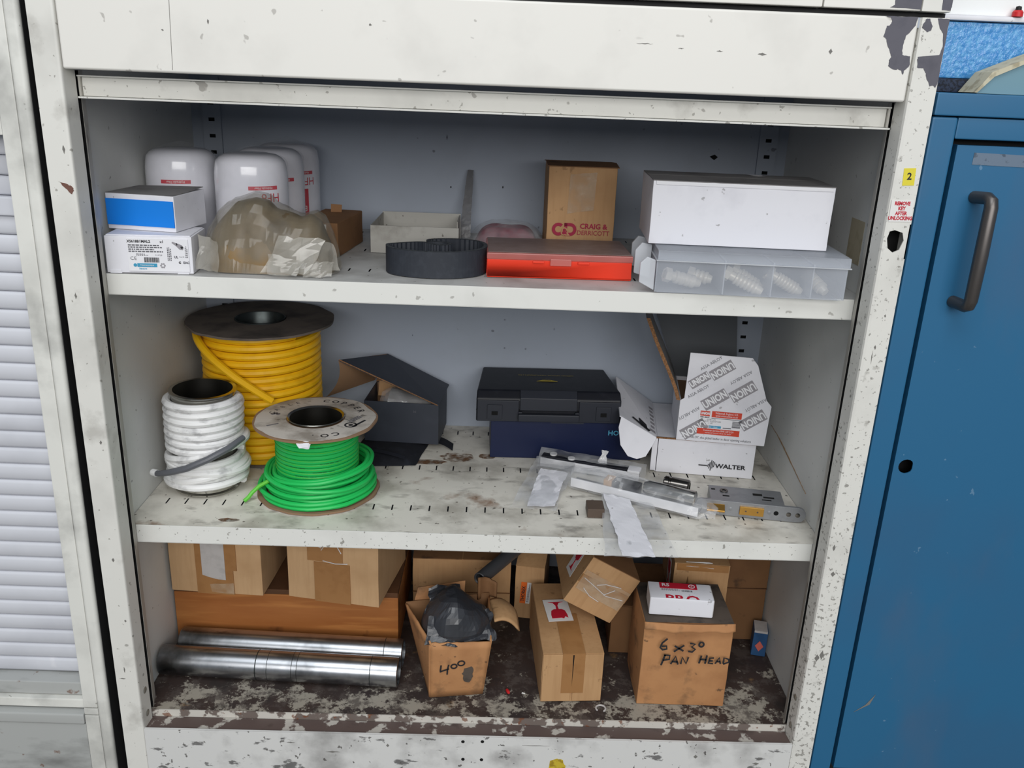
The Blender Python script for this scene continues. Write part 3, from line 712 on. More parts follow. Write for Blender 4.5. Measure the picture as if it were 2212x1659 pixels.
# blue fronted box
t = box_thing('printed_box', 'white carton with a bright blue front panel on top of the labelled white one', 'box', (-.4840, .1040), -9.0, Z1 + .0486, .0930, .080, .0455, 'white_card')
MB().box(.0006, .0918, -.0012, -.0002, .0058, .0388).build('front_panel', 'blue_print', t)
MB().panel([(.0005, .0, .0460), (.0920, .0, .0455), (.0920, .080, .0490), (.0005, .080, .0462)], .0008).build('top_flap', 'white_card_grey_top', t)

# four spin-on hydraulic filters in clear film
FR = .0490; FH = .1410
def wrap_on_cyl(b, r, a0, z):
    """bend flat lettering (x along, y up) round a vertical cylinder; a0 = angle of the middle"""
    return MB().add([((r + p[2]) * math.cos(a0 + p[0] / r), (r + p[2]) * math.sin(a0 + p[0] / r), z + p[1]) for p in b.v], b.f)
def fine_rect(w, h, n=10):
    b = MB()
    for i in range(n):
        x = -w / 2 + w * i / n; b.box(x, x + w / n, -h / 2, h / 2, 0, .0003)
    return b
def rot180(b): return MB().add([(-p[0], -p[1], p[2]) for p in b.v], b.f)
def make_filter(label, loc, face, full=True):
    t = thing('hydraulic_filter', label, 'filter', (*loc, Z1), 0, 'white hydraulic filters')
    pr = [(0, FH), (.025, FH - .0006), (.0350, FH - .0024), (.0415, FH - .0060), (.0460, FH - .0112), (.0475, FH - .0180), (.0486, FH - .0260), (FR, FH - .036), (FR, .012), (.0494, .010), (.0494, .002), (.047, 0), (0, 0)]
    MB().lathe(pr, 56).build('canister', 'filter_white', t, smooth=True, angle=50)
    a0 = math.radians(face)
    I = Matrix.Identity(4)
    band = wrap_on_cyl(fine_rect(.040, .0050), FR + .0002, a0, .0985); flat(band, 'red_ink', t, 'label_band', I)
    flat(wrap_on_cyl(rot180(text_geo('Hydraulic Filter', .0042, .95)), FR + .0008, a0, .0985), 'white_sticker', t, 'lettering', I)
    if full:
        flat(wrap_on_cyl(rot180(text_geo('HF6', .0170, .95)), FR + .0004, a0 + .20, .0860), 'red_ink', t, 'lettering', I)
        flat(wrap_on_cyl(fine_rect(.0110, .0420, 4), FR + .0003, a0 + .10, .0530), 'red_ink', t, 'label_band', I)
        flat(wrap_on_cyl(rot180(text_geo('E', .0120, .9)), FR + .0008, a0 + .10, .0440), 'white_sticker', t, 'lettering', I)
    # loose film over the canister
    def fn(u, v):
        a = u * 2 * PI
        if v < .55: r = FR + .0012; z = .004 + v / .55 * (FH - .020)
        else:
            q = (v - .55) / .45; r = (FR + .0012) * math.cos(q * PI / 2) ** .75; z = FH - .016 + .0185 * math.sin(q * PI / 2) + .006 * max(0, q - .75) * 4
        p = Vector((r * math.cos(a), r * math.sin(a), z))
        am = .0006 + .0022 * max(0, v - .6)
        p += noise.noise_vector(Vector((math.cos(a) * 2.2, math.sin(a) * 2.2, z * 30)) + Vector((loc[0] * 50, 0, 0))) * am
        rr = math.hypot(p.x, p.y)
        if v < .55 and (rr < FR + .0007 or rr > FR + .0014): p.x *= (FR + .0010) / rr; p.y *= (FR + .0010) / rr
        return tuple(p)
    MB().grid(fn, 44, 22).build('film_wrap', 'film_clear', t, label='clear shrink film')
    return t
make_filter('white hydraulic filter behind the blue-fronted box', (-.4350, .2480), -82, False)
make_filter('white hydraulic filter behind the grey poly bag, nearest of its row', (-.3262, .2080), -57)
make_filter('white hydraulic filter in the middle of the row, mostly hidden behind the nearest', (-.3262, .3090), -57, False)
make_filter('white hydraulic filter rearmost in the row, beside the brown carton', (-.3235, .4100), -52)

# grey poly bag with an oily part
bag = thing('poly_bag', 'crumpled grey poly bag round an oily brown part at the shelf edge', 'bag', (-.2880, .1180, Z1))
SIL = [(-.0800, .004), (-.0785, .030), (-.0760, .0480), (-.0560, .0760), (-.0380, .0940), (-.0128, .1010), (.0047, .0970), (.0141, .0860), (.0304, .0790), (.0480, .0730), (.0640, .0780), (.0760, .0680), (.0880, .0430), (.0965, .006)]
def sil(x):
    for (a, ha), (b, hb) in zip(SIL, SIL[1:]):
        if a <= x <= b:
            q = (x - a) / (b - a); return ha + (hb - ha) * q
    return .004
def bag_fn(scale, amp, seed):
    """cross-sections along the bag: front foot, over the top, back foot"""
    def fn(u, v):
        x = -.080 + .1765 * u
        h = sil(x); dep = .038 * min(1, math.sqrt(max(0.02, 1 - (2 * u - 1) ** 6)))
        a = PI * v
        cx = math.copysign(abs(math.cos(a)) ** .75, math.cos(a))
        p = Vector((x, -dep * cx + .012 * math.sin(a), h * math.sin(a) ** .8))
        p = Vector((.008 + (p.x - .008) * scale, p.y * scale, p.z * scale))
        if amp:
            r1 = noise.ridged_multi_fractal(p * 17 + Vector((seed, 0, 0)), .9, 2.1, 3, 1.0, 2.0) - 1.0
            r2 = noise.noise(p * 38 + Vector((0, seed, 0)))
            n_ = Vector((0, -cx, .6)).normalized()
            p += n_ * (r1 * amp + r2 * amp * .6) * min(1, p.z / .02)
        p.z = max(p.z, .0006)
        return tuple(p)
    return fn
MB().grid(bag_fn(.92, .004, 4), 40, 18).build('oily_part', 'oily_brown', bag, smooth=True)
MB().grid(bag_fn(1.0, .0050, 1.5), 34, 16).build('film', 'film_milky', bag)
def tail(pts, seed, m='film_tail', amp=.0045, n=7):
    return solidify(sheet(pts, n, n - 1, amp, 30, seed, jag=.003).build('film_tail', m, bag), .0002)
tail([(.004, -.046, .0040), (.068, -.050, .0060), (.084, -.030, .045), (.030, -.036, .050)], 2)
tail([(.050, -.040, .0040), (.098, -.020, .0050), (.092, -.006, .036), (.056, -.032, .050)], 5)
tail([(-.079, -.036, .0040), (-.052, -.046, .0040), (-.048, -.040, .042), (-.074, -.030, .052)], 8)
tail([(.015, -.050, .0030), (.050, -.058, .0040), (.060, -.042, .022), (.012, -.044, .028)], 11)
tail([(.060, -.046, .0020), (.092, -.040, .0030), (.096, -.026, .016), (.062, -.040, .020)], 14)

# brown lying carton
t = box_thing('small_carton', 'small brown carton lying between the filters and the metal tray', 'carton', (-.2700, .2165), -6.5, Z1, .0600, .1330, .0480, 'card_dark', amp=.001)
MB().panel([(.020, .100, .0485), (.036, .103, .0485), (.035, .108, .0590), (.019, .105, .0600)], .001).build('flap', 'card_dark', t)
MB().box(.020, .0440, -.0012, .0001, .022, .0460).build('label', 'white_sticker', t)

# metal tray
t = thing('metal_tray', 'open grey sheet-metal tray behind the rubber belt', 'tray', (-.1710, .2570, Z1), -.3)
MB().box(0, .1290, 0, .0014, 0, .0400).build('front_plate', 'metal_tray', t)
MB().box(0, .1250, .1320, .1334, 0, .0415).build('back_plate', 'metal_tray', t)
MB().box(0, .0014, .0014, .1320, 0, .0400).build('side_plate', 'metal_tray', t)
MB().box(.0014, .1290, .0014, .1320, 0, .0014).build('base_plate', 'metal_tray', t)
MB().box(.1230, .1244, .0600, .1320, .0014, .0400).build('side_plate', 'metal_tray', t)

# toothed rubber belt folded on itself
t = thing('timing_belt', 'black toothed rubber belt standing on edge, folded into a loop', 'belt', (-.0650, .1450, Z1))
ctl = [(-.066, -.008), (-.060, -.032), (-.034, -.046), (.000, -.050), (.034, -.042), (.058, -.018), (.064, .014), (.054, .038), (.030, .050), (.002, .049), (-.022, .040), (-.036, .022), (-.020, .012), (.004, .016), (.022, .024), (.034, .018), (.030, .004), (.012, -.008), (-.012, -.012), (-.036, -.008), (-.050, .006), (-.058, .010)]
def smooth_loop(c, n=6):
    out = []; k = len(c)
    for i in range(k):
        p0, p1, p2, p3 = (Vector(c[(i + j - 1) % k]) for j in range(4))
        for s in range(n):
            u = s / n
            out.append(.5 * ((2 * p1) + (p2 - p0) * u + (2 * p0 - 5 * p1 + 4 * p2 - p3) * u * u + (3 * p1 - p0 - 3 * p2 + p3) * u ** 3))
    return out
ctl = [(-.066, -.006), (-.058, -.030), (-.034, -.045), (.000, -.050), (.034, -.042), (.058, -.020), (.065, .012), (.056, .038), (.034, .051), (.006, .050), (-.014, .040), (-.012, .026), (.008, .022), (.016, .012), (.006, .000), (-.006, .006), (-.018, .018), (-.034, .016), (-.054, .004)]
P = smooth_loop(ctl, 7); n = len(P); BW = .0350; BT = .0022
vs = []; fs = []
for i in range(n):
    tg = (P[(i + 1) % n] - P[i - 1]).normalized(); o = Vector((-tg.y, tg.x)) * BT
    tooth = .0016 if (i % 2) else 0
    a = P[i] - o; b = P[i] + o * (1 + tooth / BT)
    vs += [(a.x, a.y, .0004), (b.x, b.y, .0004), (b.x, b.y, BW), (a.x, a.y, BW)]
for i in range(n):
    j = (i + 1) % n
    for k in range(4):
        fs.append((4 * i + k, 4 * j + k, 4 * j + (k + 1) % 4, 4 * i + (k + 1) % 4))
MB().add(vs, fs).build('belt', 'rubber', t)
ev = []
for i in range(n):
    a, b = vs[4 * i + 3], vs[4 * i + 2]; ev += [(a[0], a[1], BW + .0002), (b[0], b[1], BW + .0002)]
MB().add(ev, [(2 * i, 2 * i + 1, 2 * ((i + 1) % n) + 1, 2 * ((i + 1) % n)) for i in range(n)]).build('belt_edge', 'rubber_edge', t)

# dusty plastic strip leaning on the back wall
o = solidify(MB().grid(lambda u, v: tuple(crumple((-.0480 + .0180 * u * (1 - .45 * v) + .010 * v, .405 + .050 * v ** 1.3, Z1 + .001 + .104 * v), .0012, 60, 3)), 4, 24).build('plastic_strip', 'strip_plastic'), .0004)
tag(o, 'dusty grey plastic strip standing up against the back wall', 'strip')

# red goods in clear bag
t = thing('bagged_part', 'flat red part in a clear plastic bag behind the orange-red organiser', 'bag', (.0290, .3620, Z1))
MB().grid(lambda u, v: (-.050 + .100 * u, -.040 + .085 * v, .001 + .028 * (1 - (2 * u - 1) ** 6) * (1 - (2 * v - 1) ** 6) + .002 * noise.noise(Vector((u * 5, v * 5, 1)))), 20, 16).build('red_part', 'red_bagged', t, smooth=True)
MB().grid(lambda u, v: (-.062 + .126 * u, -.050 + .108 * v, .0015 + .0320 * (1 - (2 * u - 1) ** 4) * (1 - (2 * v - 1) ** 4) + .0024 * abs(noise.noise(Vector((u * 14, v * 12, 4)))) + .003 * (1 - abs(2 * u - 1))), 34, 26).build('film', 'film_bag', t)

# carton with crimson logo
t = box_thing('logo_carton', 'tall brown carton printed CRAIG & DERRICOTT in crimson, behind the red organiser', 'carton', (.0890, .3100), .6, Z1, .1030, .095, .1290, 'card', amp=.0008, bulge=.001)
MB().panel([(-.002, -.002, .1300), (.105, -.002, .1300), (.107, .050, .1325), (-.002, .050, .1335)], .0012).build('top_flap', 'card_dark', t)
MB().panel([(-.002, .052, .1335), (.107, .052, .1325), (.105, .096, .1300), (-.002, .096, .1300)], .0012).build('top_flap', 'card_dark', t)
F = lambda x, z, r=0: frame(FRONT, (x, -.0021, z), r)
def ring_letter(cx, r0, r1, a0, a1, n=18):
    b = MB(); pts = []
    for i in range(n + 1):
        a = math.radians(a0 + (a1 - a0) * i / n); pts.append((a,))
    for i in range(n):
        a, c = pts[i][0], pts[i + 1][0]
        b.prism([(cx + r0 * math.cos(a), r0 * math.sin(a)), (cx + r1 * math.cos(a), r1 * math.sin(a)), (cx + r1 * math.cos(c), r1 * math.sin(c)), (cx + r0 * math.cos(c), r0 * math.sin(c))], 'z', 0, .0003)
    return b
flat(ring_letter(-.0098, .0050, .0098, 48, 312), 'crimson_ink', t, 'logo', F(.0280, .0360))
flat(ring_letter(.0080, .0050, .0098, -90, 90).box(-.001, .0082, .0050, .0098, 0, .0003).box(-.001, .0082, -.0098, -.0050, 0, .0003).box(-.001, .0035, .001, .0098, 0, .0003), 'crimson_ink', t, 'logo', F(.0280, .0360))
text('&', .0120, 'card', t, frame(FRONT, (.0278, -.0026, .0325)), bold=.0022)
text('&', .0120, 'crimson_ink', t, frame(FRONT, (.0278, -.0030, .0325)), bold=.0005)
text('CRAIG &', .0110, 'crimson_ink', t, F(.0715, .0412), sx=.98, bold=.0003); text('DERRICOTT', .0100, 'crimson_ink', t, F(.0715, .0312), sx=.92)
solidify(sheet([(.030, -.0022, .060), (.070, -.0024, .066), (.072, -.0022, .122), (.032, -.0022, .118)], 14, 18, .0006, 60, 4).build('clear_tape', 'clear_tape', t), .0002)
MB().box(0, .103, -.0012, .0002, .0, .0030).build('red_reflection', 'crimson_ink', t)  # red reflection of the organiser, painted along the carton's foot

# orange-red organiser
t = thing('organiser_box', 'orange-red plastic organiser box with a dusty clear lid', 'organiser', (.0030, .1170, Z1), 1.7)
b = MB()
w, d_, h = .1925, .1120, .0240
b.box(0, w, 0, d_, 0, .0015).box(0, w, 0, .0018, .0015, h).box(0, w, d_ - .0018, d_, .0015, h).box(0, .0018, .0018, d_ - .0018, .0015, h).box(w - .0018, w, .0018, d_ - .0018, .0015, h)
b.build('tray', 'red_box', t, bevel=.0006)
for i in (1, 2, 3): MB().box(.0018 + i * .047, .0032 + i * .047, .0018, d_ - .0018, .0015, h - .002).build('divider', 'red_box', t)
lid = MB().box(-.0010, w + .001, -.0015, d_ + .001, h, h + .0090).build('lid', 'red_lid', t, bevel=.0016)
MB().box(.0010, w - .001, .0010, d_ - .001, h + .0092, h + .0098).build('lid_top', 'lid_dusty', lid)
MB().box(.0830, .1110, -.0048, -.0015, h - .0060, h + .0030).build('latch', 'red_lid', lid, bevel=.0008)
for x in (.060, .120): MB().box(x, x + .0150, -.0034, -.0001, h - .0035, h - .0005).build('latch_stop', 'red_box', t, bevel=.0005)
for i, (x, c) in enumerate(((.012, 'yellow_sticker'), (.055, 'brass'), (.10, 'card_dark'), (.148, 'salmon_ink'))):
    q = MB().box(.0030 + x, .0030 + x + .026, .1170 + .03, .1170 + .09, Z1 + .0018, Z1 + .0200).build('spare_part', c, None, bevel=.003)
    tag(q, ['yellow spare parts seen dimly through the organiser lid, leftmost compartment', 'brass spare parts seen dimly through the organiser lid, second compartment', 'brown spare parts seen dimly through the organiser lid, third compartment', 'pink spare parts seen dimly through the organiser lid, rightmost compartment'][i], 'part', 'spare parts inside the red organiser')

# clear organiser
t = thing('organiser_case', 'frosted clear plastic organiser case with four compartments, overhanging the shelf edge', 'organiser', (.2160, .0560, Z1 + .0004), -3.2)
w, d_, h = .2370, .1250, .0405
b = MB()
b.prism([(.003, .003), (w - .006, .003), (w - .006, d_ - .003), (.003, d_ - .003)], 'z', 0, .0012)
def wall(p0, p1, z0, z1, th, flare):
    return None
for (x0, x1, y0, y1) in ((0, w, 0, .0014), (0, w, d_ - .0014, d_), (0, .0014, .0014, d_ - .0014), (w - .0014, w, .0014, d_ - .0014)):
    b.box(x0, x1, y0, y1, .0012, h)
base = b.build('tray', 'frosted', t, bevel=.0004)
for x in (.0850, .1450, .1950):
    MB().box(x, x + .0014, .0016, d_ - .0016, .0014, h + .004).build('divider', 'frosted_edge', base)
lid = MB().box(-.0008, w + .004, -.0018, d_ + .001, h + .0002, h + .0018).build('lid_rim', 'frosted_edge', t, bevel=.0004)
b = MB(); y0, y1, z0, z1 = -.0006, d_, h + .0018, h + .0125
b.box(.001, w + .002, y0, y0 + .0012, z0, z1).box(.001, w + .002, y1 - .0012, y1, z0, z1).box(.001, .0022, y0, y1, z0, z1).box(w + .0008, w + .002, y0, y1, z0, z1)
b.box(.001, w + .002, y0, y1, z1, z1 + .0012)
b.build('lid', 'frosted', t, bevel=.0004)
# eared left end with hanging holes
MB().prism([(-.020, .012), (-.0006, .002), (-.0006, h), (-.012, h + .004), (-.020, h - .004)], 'y', .004, .010).build('end_tab', 'frosted_edge', t, bevel=.001)
MB().prism([(-.022, .012), (-.0006, .006), (-.0006, h + .010), (-.014, h + .012), (-.022, h + .002)], 'y', .060, .066).build('end_tab', 'frosted_edge', t, bevel=.001)
MB().prism([(-.022, .012), (-.0006, .006), (-.0006, h + .010), (-.014, h + .012), (-.022, h + .002)], 'y', .112, .118).build('end_tab', 'frosted_edge', t, bevel=.001)
# bagged fittings inside
def fitting(label, x, y, L, tilt, lean, rings=5):
    f = thing('hose_fitting', label, 'fitting', (x, y, Z1 + .014), 0, 'fittings inside the clear organiser', rot=(0, math.radians(90 + lean), math.radians(tilt)))
    pr = [(0, -L / 2), (.0062, -L / 2), (.0062, -L / 4)]
    for i in range(rings):
        zz = -L / 4 + i * L * .62 / rings; pr += [(.0085, zz + .001), (.0085, zz + L * .4 / rings), (.0066, zz + L * .45 / rings)]
    pr += [(.0060, L / 2 - .004), (.0050, L / 2), (0, L / 2)]
    MB().lathe(pr, 18).build('barb', 'fitting', f, smooth=True, angle=30)
    MB().lathe([(.0062, -L / 2 - .002), (.0095, -L / 2 - .002), (.0095, -L / 2 + .006), (.0062, -L / 2 + .006)], 6).build('hex_nut', 'fitting', f)
    return f
fitting('pale metal fitting in the leftmost compartment of the clear organiser', .256, .082, .048, 8, 14, 4)
fitting('stubby pale fitting beside the other one in the leftmost compartment', .283, .100, .030, -20, 10, 3)
fitting('ribbed pale fitting in the second compartment of the clear organiser', .333, .074, .052, -14, 24, 6)
fitting('ribbed pale fitting standing steeper behind the other in the second compartment', .343, .098, .045, -8, 30, 6)
fitting('ribbed pale fitting in the third compartment of the clear organiser', .388, .082, .050, -10, 28, 7)
fitting('slim pale fitting in the rightmost compartment of the clear organiser', .4300, .082, .036, -60, 28, 3)

# white carton on the organiser
t = box_thing('white_carton', 'plain white corrugated carton resting on the clear organiser', 'carton', (.2100, .1000), -3.0, Z1 + .0552, .2290, .1250, .0800, 'white_card', amp=.001, bulge=.0008, seed=4)
MB().box(.004, .226, -.0014, .0004, .0750, .0796).build('top_fold', 'white_gloss', t, bevel=.0004)
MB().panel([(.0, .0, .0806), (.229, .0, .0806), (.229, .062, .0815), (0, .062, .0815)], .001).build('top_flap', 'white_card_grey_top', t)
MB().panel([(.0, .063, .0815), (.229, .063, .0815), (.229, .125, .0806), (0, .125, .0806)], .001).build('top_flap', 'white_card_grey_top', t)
# ================================================================== MIDDLE SHELF
def helix(b, c, r, z0, z1, turns, wire, seg=9, n=44, wob=.0007, seed=0, r1=None):
    P = []
    N_ = int(turns * n)
    for i in range(N_ + 1):
        a = 2 * PI * i / n; q = i / N_
        rr = (r if r1 is None else r + (r1 - r) * q) + wob * noise.noise(Vector((i * .07, seed, 0)))
        P.append((c[0] + rr * math.cos(a), c[1] + rr * math.sin(a), z0 + (z1 - z0) * q + wob * noise.noise(Vector((i * .05, seed, 9)))))
    return b.tube(P, wire, seg)
def flange(r, hole, t_, n=64, chew=0.0, seed=0):
    b = MB(); vs = []
    for k in range(n):
        a = 2 * PI * k / n
        q = r + chew * (noise.noise(Vector((math.cos(a) * 3 + seed, math.sin(a) * 3, 0))) - .1)
        for (rr, z) in ((hole, 0), (q, 0), (q, t_), (hole, t_)): vs.append((rr * math.cos(a), rr * math.sin(a), z))
    fs = []
    for k in range(n):
        j = (k + 1) % n
        for m in range(4): fs.append((4 * k + m, 4 * j + m, 4 * j + (m + 1) % 4, 4 * k + (m + 1) % 4))
    return b.add(vs, fs)
def loop_pts(rx, ry, z, n=48, ph=0, tilt=0, amp=.003, seed=0, c=(0, 0)):
    out = []
    for i in range(n):
        a = 2 * PI * i / n + ph
        out.append((c[0] + rx * math.cos(a) + amp * noise.noise(Vector((math.cos(a) * 2, math.sin(a) * 2, seed))), c[1] + ry * math.sin(a), z + tilt * math.cos(a) + amp * .6 * noise.noise(Vector((math.cos(a), math.sin(a), seed + 5)))))
    return out

# yellow reel
t = thing('cable_reel', 'large reel of thick yellow cable with dark brown end discs, at the back left', 'cable reel', (-.3630, .3410, Z2))
flange(.0860, .040, .004).build('bottom_disc', 'reel_dark', t, smooth=True, angle=40)
td = flange(.1165, .0400, .0035, chew=.004).xf(Matrix.Translation((.001, 0, .2210))).build('top_disc', 'reel_dark', t, smooth=True, angle=40)
MB().lathe([(.0400, .003), (.0400, .226), (.0385, .2265), (.0375, .225), (.0375, .003)], 40).build('core', 'steel_dark', t, smooth=True, angle=40)
MB().lathe([(.041, .004), (.0835, .004), (.0835, .2200), (.041, .2200)], 40).build('inner_winding', 'yellow_cable', t)
helix(MB(), (0, 0), .0885, .0108, .2140, 15.9, .0064, 9, 44, .0010, 2).build('cable', 'yellow_cable', t, smooth=True)
e = []
for i in range(26):
    q = i / 25 * .77
    a = math.radians(205 + 112 * q); rr = .0995 + .012 * math.sin(q * PI) * .5
    e.append((rr * math.cos(a), rr * math.sin(a), .2080 - .1180 * q ** 1.25 + .004 * math.sin(q * 5)))
MB().tube(e, .0062, 10).build('loose_end', 'yellow_cable', t, smooth=True)

# white coil on tin core
t = thing('cable_coil', 'coil of grimy white cable on an open tin core, beside the left wall', 'cable coil', (-.4160, .1920, Z2 + .0016), 0, None, rot=(0, math.radians(1.5), 0))
MB().lathe([(.0425, .0), (.0480, .0), (.0482, .002), (.0450, .004), (.0450, .150), (.0482, .1525), (.0480, .1545), (.0425, .1548), (.0425, .0)], 48).build('tin_core', 'tin', t, smooth=True, angle=40)
MB().lathe([(0, .001), (.0424, .001)], 32).build('core_base', 'black', t)
helix(MB(), (0, 0), .0518, .0640, .1440, 7.0, .0060, 9, 44, .0012, 4).build('cable', 'white_cable', t, smooth=True)
helix(MB(), (.001, 0), .0525, .0100, .0590, 4.3, .0060, 9, 44, .0028, 7).build('cable', 'white_cable', t, smooth=True)
for (rx, ry, zz, tl, ph, cx) in ((.0575, .0545, .0180, .0030, 0, .000), (.0570, .0540, .0420, -.0060, .4, .003), (.0575, .0540, .0660, .0150, .9, .003), (.0565, .0540, .0300, .0120, 2, .001)):
    MB().tube(loop_pts(rx, ry, zz, 44, ph, tl, .0015, rx * 900, (cx, 0)), .0056, 9, closed=True).build('loose_turn', 'white_cable', t, smooth=True)
tp = [(.0640, -.0240, .0900), (.0500, -.0500, .0830), (.0240, -.0640, .0700), (-.006, -.0690, .0560), (-.0320, -.0640, .0460), (-.0480, -.0570, .0400), (-.0560, -.0510, .0370), (-.0600, -.0490, .0372)]
MB().tube(tp, [.0042, .0048, .0050, .0050, .0048, .0044, .0046, .0048], 10).build('tail', 'grey_cable', t, smooth=True, label='dark grey cable end')
MB().tube([(-.0560, -.0515, .0372), (-.0600, -.0495, .0370), (-.0640, -.0475, .0374)], [.0054, .0056, .0050], 10).build('tail_tip', 'white_cable', t, smooth=True)

# green reel
t = thing('cable_reel', 'reel of green and yellow earth wire with a stained paper-faced end disc, in front', 'cable reel', (-.2465, .1905, Z2))
flange(.0915, .040, .0030, chew=.003, seed=4).build('bottom_disc', 'reel_edge', t, smooth=True, angle=40)
top = flange(.0910, .0405, .0030, chew=.002, seed=8).xf(Matrix.Translation((0, -.002, .1130))).build('top_disc', 'reel_edge', t, smooth=True, angle=40)
flange(.0880, .0430, .0005, chew=.004, seed=11).xf(Matrix.Translation((0, -.002, .1162))).build('paper_face', 'reel_paper', top, smooth=True, angle=40)
MB().lathe([(.0400, .0005), (.0400, .1170), (.0425, .1190), (.0415, .1200), (.0385, .1180), (.0385, .0005)], 48, (0, -.001, 0)).build('tin_core', 'tin', t, smooth=True, angle=40)
MB().lathe([(.0412, .0035), (.0570, .0035), (.0570, .1125), (.0412, .1125)], 40).build('inner_winding', 'green_cable', t)
helix(MB(), (0, 0), .0585, .0065, .1100, 16.2, .0033, 8, 44, .0004, 3).build('wire', 'green_cable', t, smooth=True)
yl = MB()
for zz in (.045, .0515, .058, .0645, .071, .084, .097):
    yl.tube(loop_pts(.0617, .0617, zz, 40, 0, 0, .0003, zz * 90), .0004, 4, closed=True)
yl.build('yellow_stripe', 'green_yellow_cable', t, smooth=True)
for zz, a_ in ((.0475, -95), (.0540, -70), (.0605, -110), (.0670, -60), (.0930, -85)):
    flat(wrap_on_cyl(text_geo('H07V-K 6MM2  BASEC  CABLE CO', .0022, 1.0), .0622, math.radians(a_), zz), 'dark_ink', t, 'wire_print', Matrix.Identity(4))
for i, (rr, zz, tl, cx, cy) in enumerate(((.0835, .0070, .0005, .001, -.001), (.0780, .0072, .0010, -.002, .0), (.0850, .0140, .001, -.001, .001), (.0760, .0160, .002, .004, -.002), (.0800, .0235, .0020, .002, -.001), (.0740, .0250, .003, .001, .001), (.0790, .0330, -.0040, .003, -.002), (.0730, .0360, .004, .003, .0), (.0770, .0425, .0090, .004, .001), (.0700, .0440, .0080, .005, -.002))):
    MB().tube(loop_pts(rr, rr, zz, 48, i, tl, .0034, i * 2.7, (cx, cy)), .0034, 8, closed=True).build('loose_turn', 'green_cable', t, smooth=True)
MB().tube([(-.0640, -.0420, .0300), (-.0780, -.0440, .0220), (-.0880, -.0480, .0130), (-.0930, -.0520, .0065), (-.0980, -.0570, .0030)], .0030, 8).build('tail', 'green_yellow_cable', t, smooth=True)
MBT = lambda x, y, r=0: frame(TOP, (x, y - .002, .1168), r)
def arc_text(s, r, a0, size, m, da):
    for i, ch in enumerate(s):
        a = math.radians(a0 - i * da)
        if ch != ' ': text(ch, size, m, top, Matrix.Translation((0, -.002, .1168)) @ Matrix.Rotation(a - PI / 2, 4, 'Z') @ Matrix.Translation((0, r, 0)), bold=.0003)
arc_text('COPPER', .0700, 88, .0150, 'dark_ink', 12)
arc_text('CO.', .0720, -56, .0160, 'dark_ink', 13)
arc_text('CABLE', .0700, 168, .0110, 'mid_ink', 11)
sticker(.0300, .0036, 'dark_ink', top, MBT(.0670, -.0180, 62), name='printed_bar'); lines(top, MBT(.0600, .0020, 62), .034, .010, 3, 'mid_ink', 4)
flat(ring_letter(0, .0070, .0095, 0, 360, 24).prism([(.0035 * math.cos(a), .0035 * math.sin(a)) for a in [i * PI / 5 for i in range(10)]], 'z', 0, .0003), 'dark_ink', top, 'printed_mark', MBT(.0560, -.0250))
sticker(.0180, .0024, 'mid_ink', top, MBT(-.0560, -.0330, 35), name='printed_bar')
def leaf(cx, cy):
    b = MB()
    for a in (20, 90, 160): b.prism([(.004 * math.cos(math.radians(a)) + .0035 * math.cos(k * PI / 4), .004 * math.sin(math.radians(a)) + .0035 * math.sin(k * PI / 4)) for k in range(8)], 'z', 0, .0003)
    return b
flat(leaf(0, 0), 'mid_ink', top, 'printed_mark', MBT(-.0620, .0080))
solidify(sheet([(-.008, -.0920, .1168), (.012, -.0915, .1168), (.010, -.0950, .1060), (-.004, -.0945, .1080)], 6, 6, .001, 90, 2, jag=.003).build('torn_paper', 'white_card', top), .0003)

# black zip pouch under the charcoal box
t = thing('black_pouch', 'black webbing pouch lying under the half-open charcoal carton', 'pouch', (-.1450, .3450, Z2))
MB().grid(lambda u, v: tuple(crumple((-.060 + .118 * u - .02 * (1 - v), -.064 + .130 * v - .012 * (1 - u), .0008 + .0120 * (1 - (2 * u - 1) ** 4) * (1 - (2 * v - 1) ** 4)), .0012, 50, 3)), 22, 20).build('body', 'black_fabric', t, smooth=True)
MB().grid(lambda u, v: (-.052 + .072 * u, -.036 - .030 * u + .012 * v, .0118 + .0030 * math.sin(u * 3) + .001 * noise.noise(Vector((u * 20, v, 0)))), 20, 2).build('strap', 'case_grey', t, smooth=True)
MB().grid(lambda u, v: (.045 + .050 * u, .012 + .030 * v - .012 * u, .0010 + .0080 * math.sin(PI * min(1, max(0, u))) + .004 * (1 - u)), 10, 6).build('tab', 'black_fabric', t, smooth=True)

# charcoal carton, lid half open
t = thing('charcoal_carton', 'charcoal grey carton with its lid half open, silver wrapped part inside', 'carton', (-.2000, .3500, Z2 + .0135), -4.5)
w, d_, h = .1260, .1000, .0720
MB().box(0, w, 0, .0016, 0, h).build('front_wall', 'charcoal', t); MB().box(0, w, d_ - .0016, d_, 0, h).build('back_wall', 'charcoal', t)
MB().box(0, .0016, .0016, d_ - .0016, 0, h).build('side_wall', 'charcoal', t); MB().box(w - .0016, w, .0016, d_ - .0016, 0, h).build('side_wall', 'charcoal', t)
MB().box(.0016, w - .0016, .0016, d_ - .0016, 0, .0016).build('base', 'charcoal', t)
MB().box(.0017, w - .0017, .0017, .0026, .002, h - .001).build('wall_lining', 'card_inside', t); MB().box(.0017, w - .0017, d_ - .0026, d_ - .0017, .002, h - .001).build('wall_lining', 'card_inside', t)
lid = MB().panel([(w + .001, -.003, h + .001), (w + .004, d_ + .002, h + .001), (.020, d_ + .002, h + .052), (-.040, -.003, h + .0700)], .0018).build('lid', 'charcoal', t)
MB().panel([(w - .001, -.0036, h + .0005), (-.040, -.0036, h + .0700), (-.040, -.0026, h + .0688), (w - .001, -.0026, h - .0010)], .0016).build('lid_edge', 'card_edge', lid)
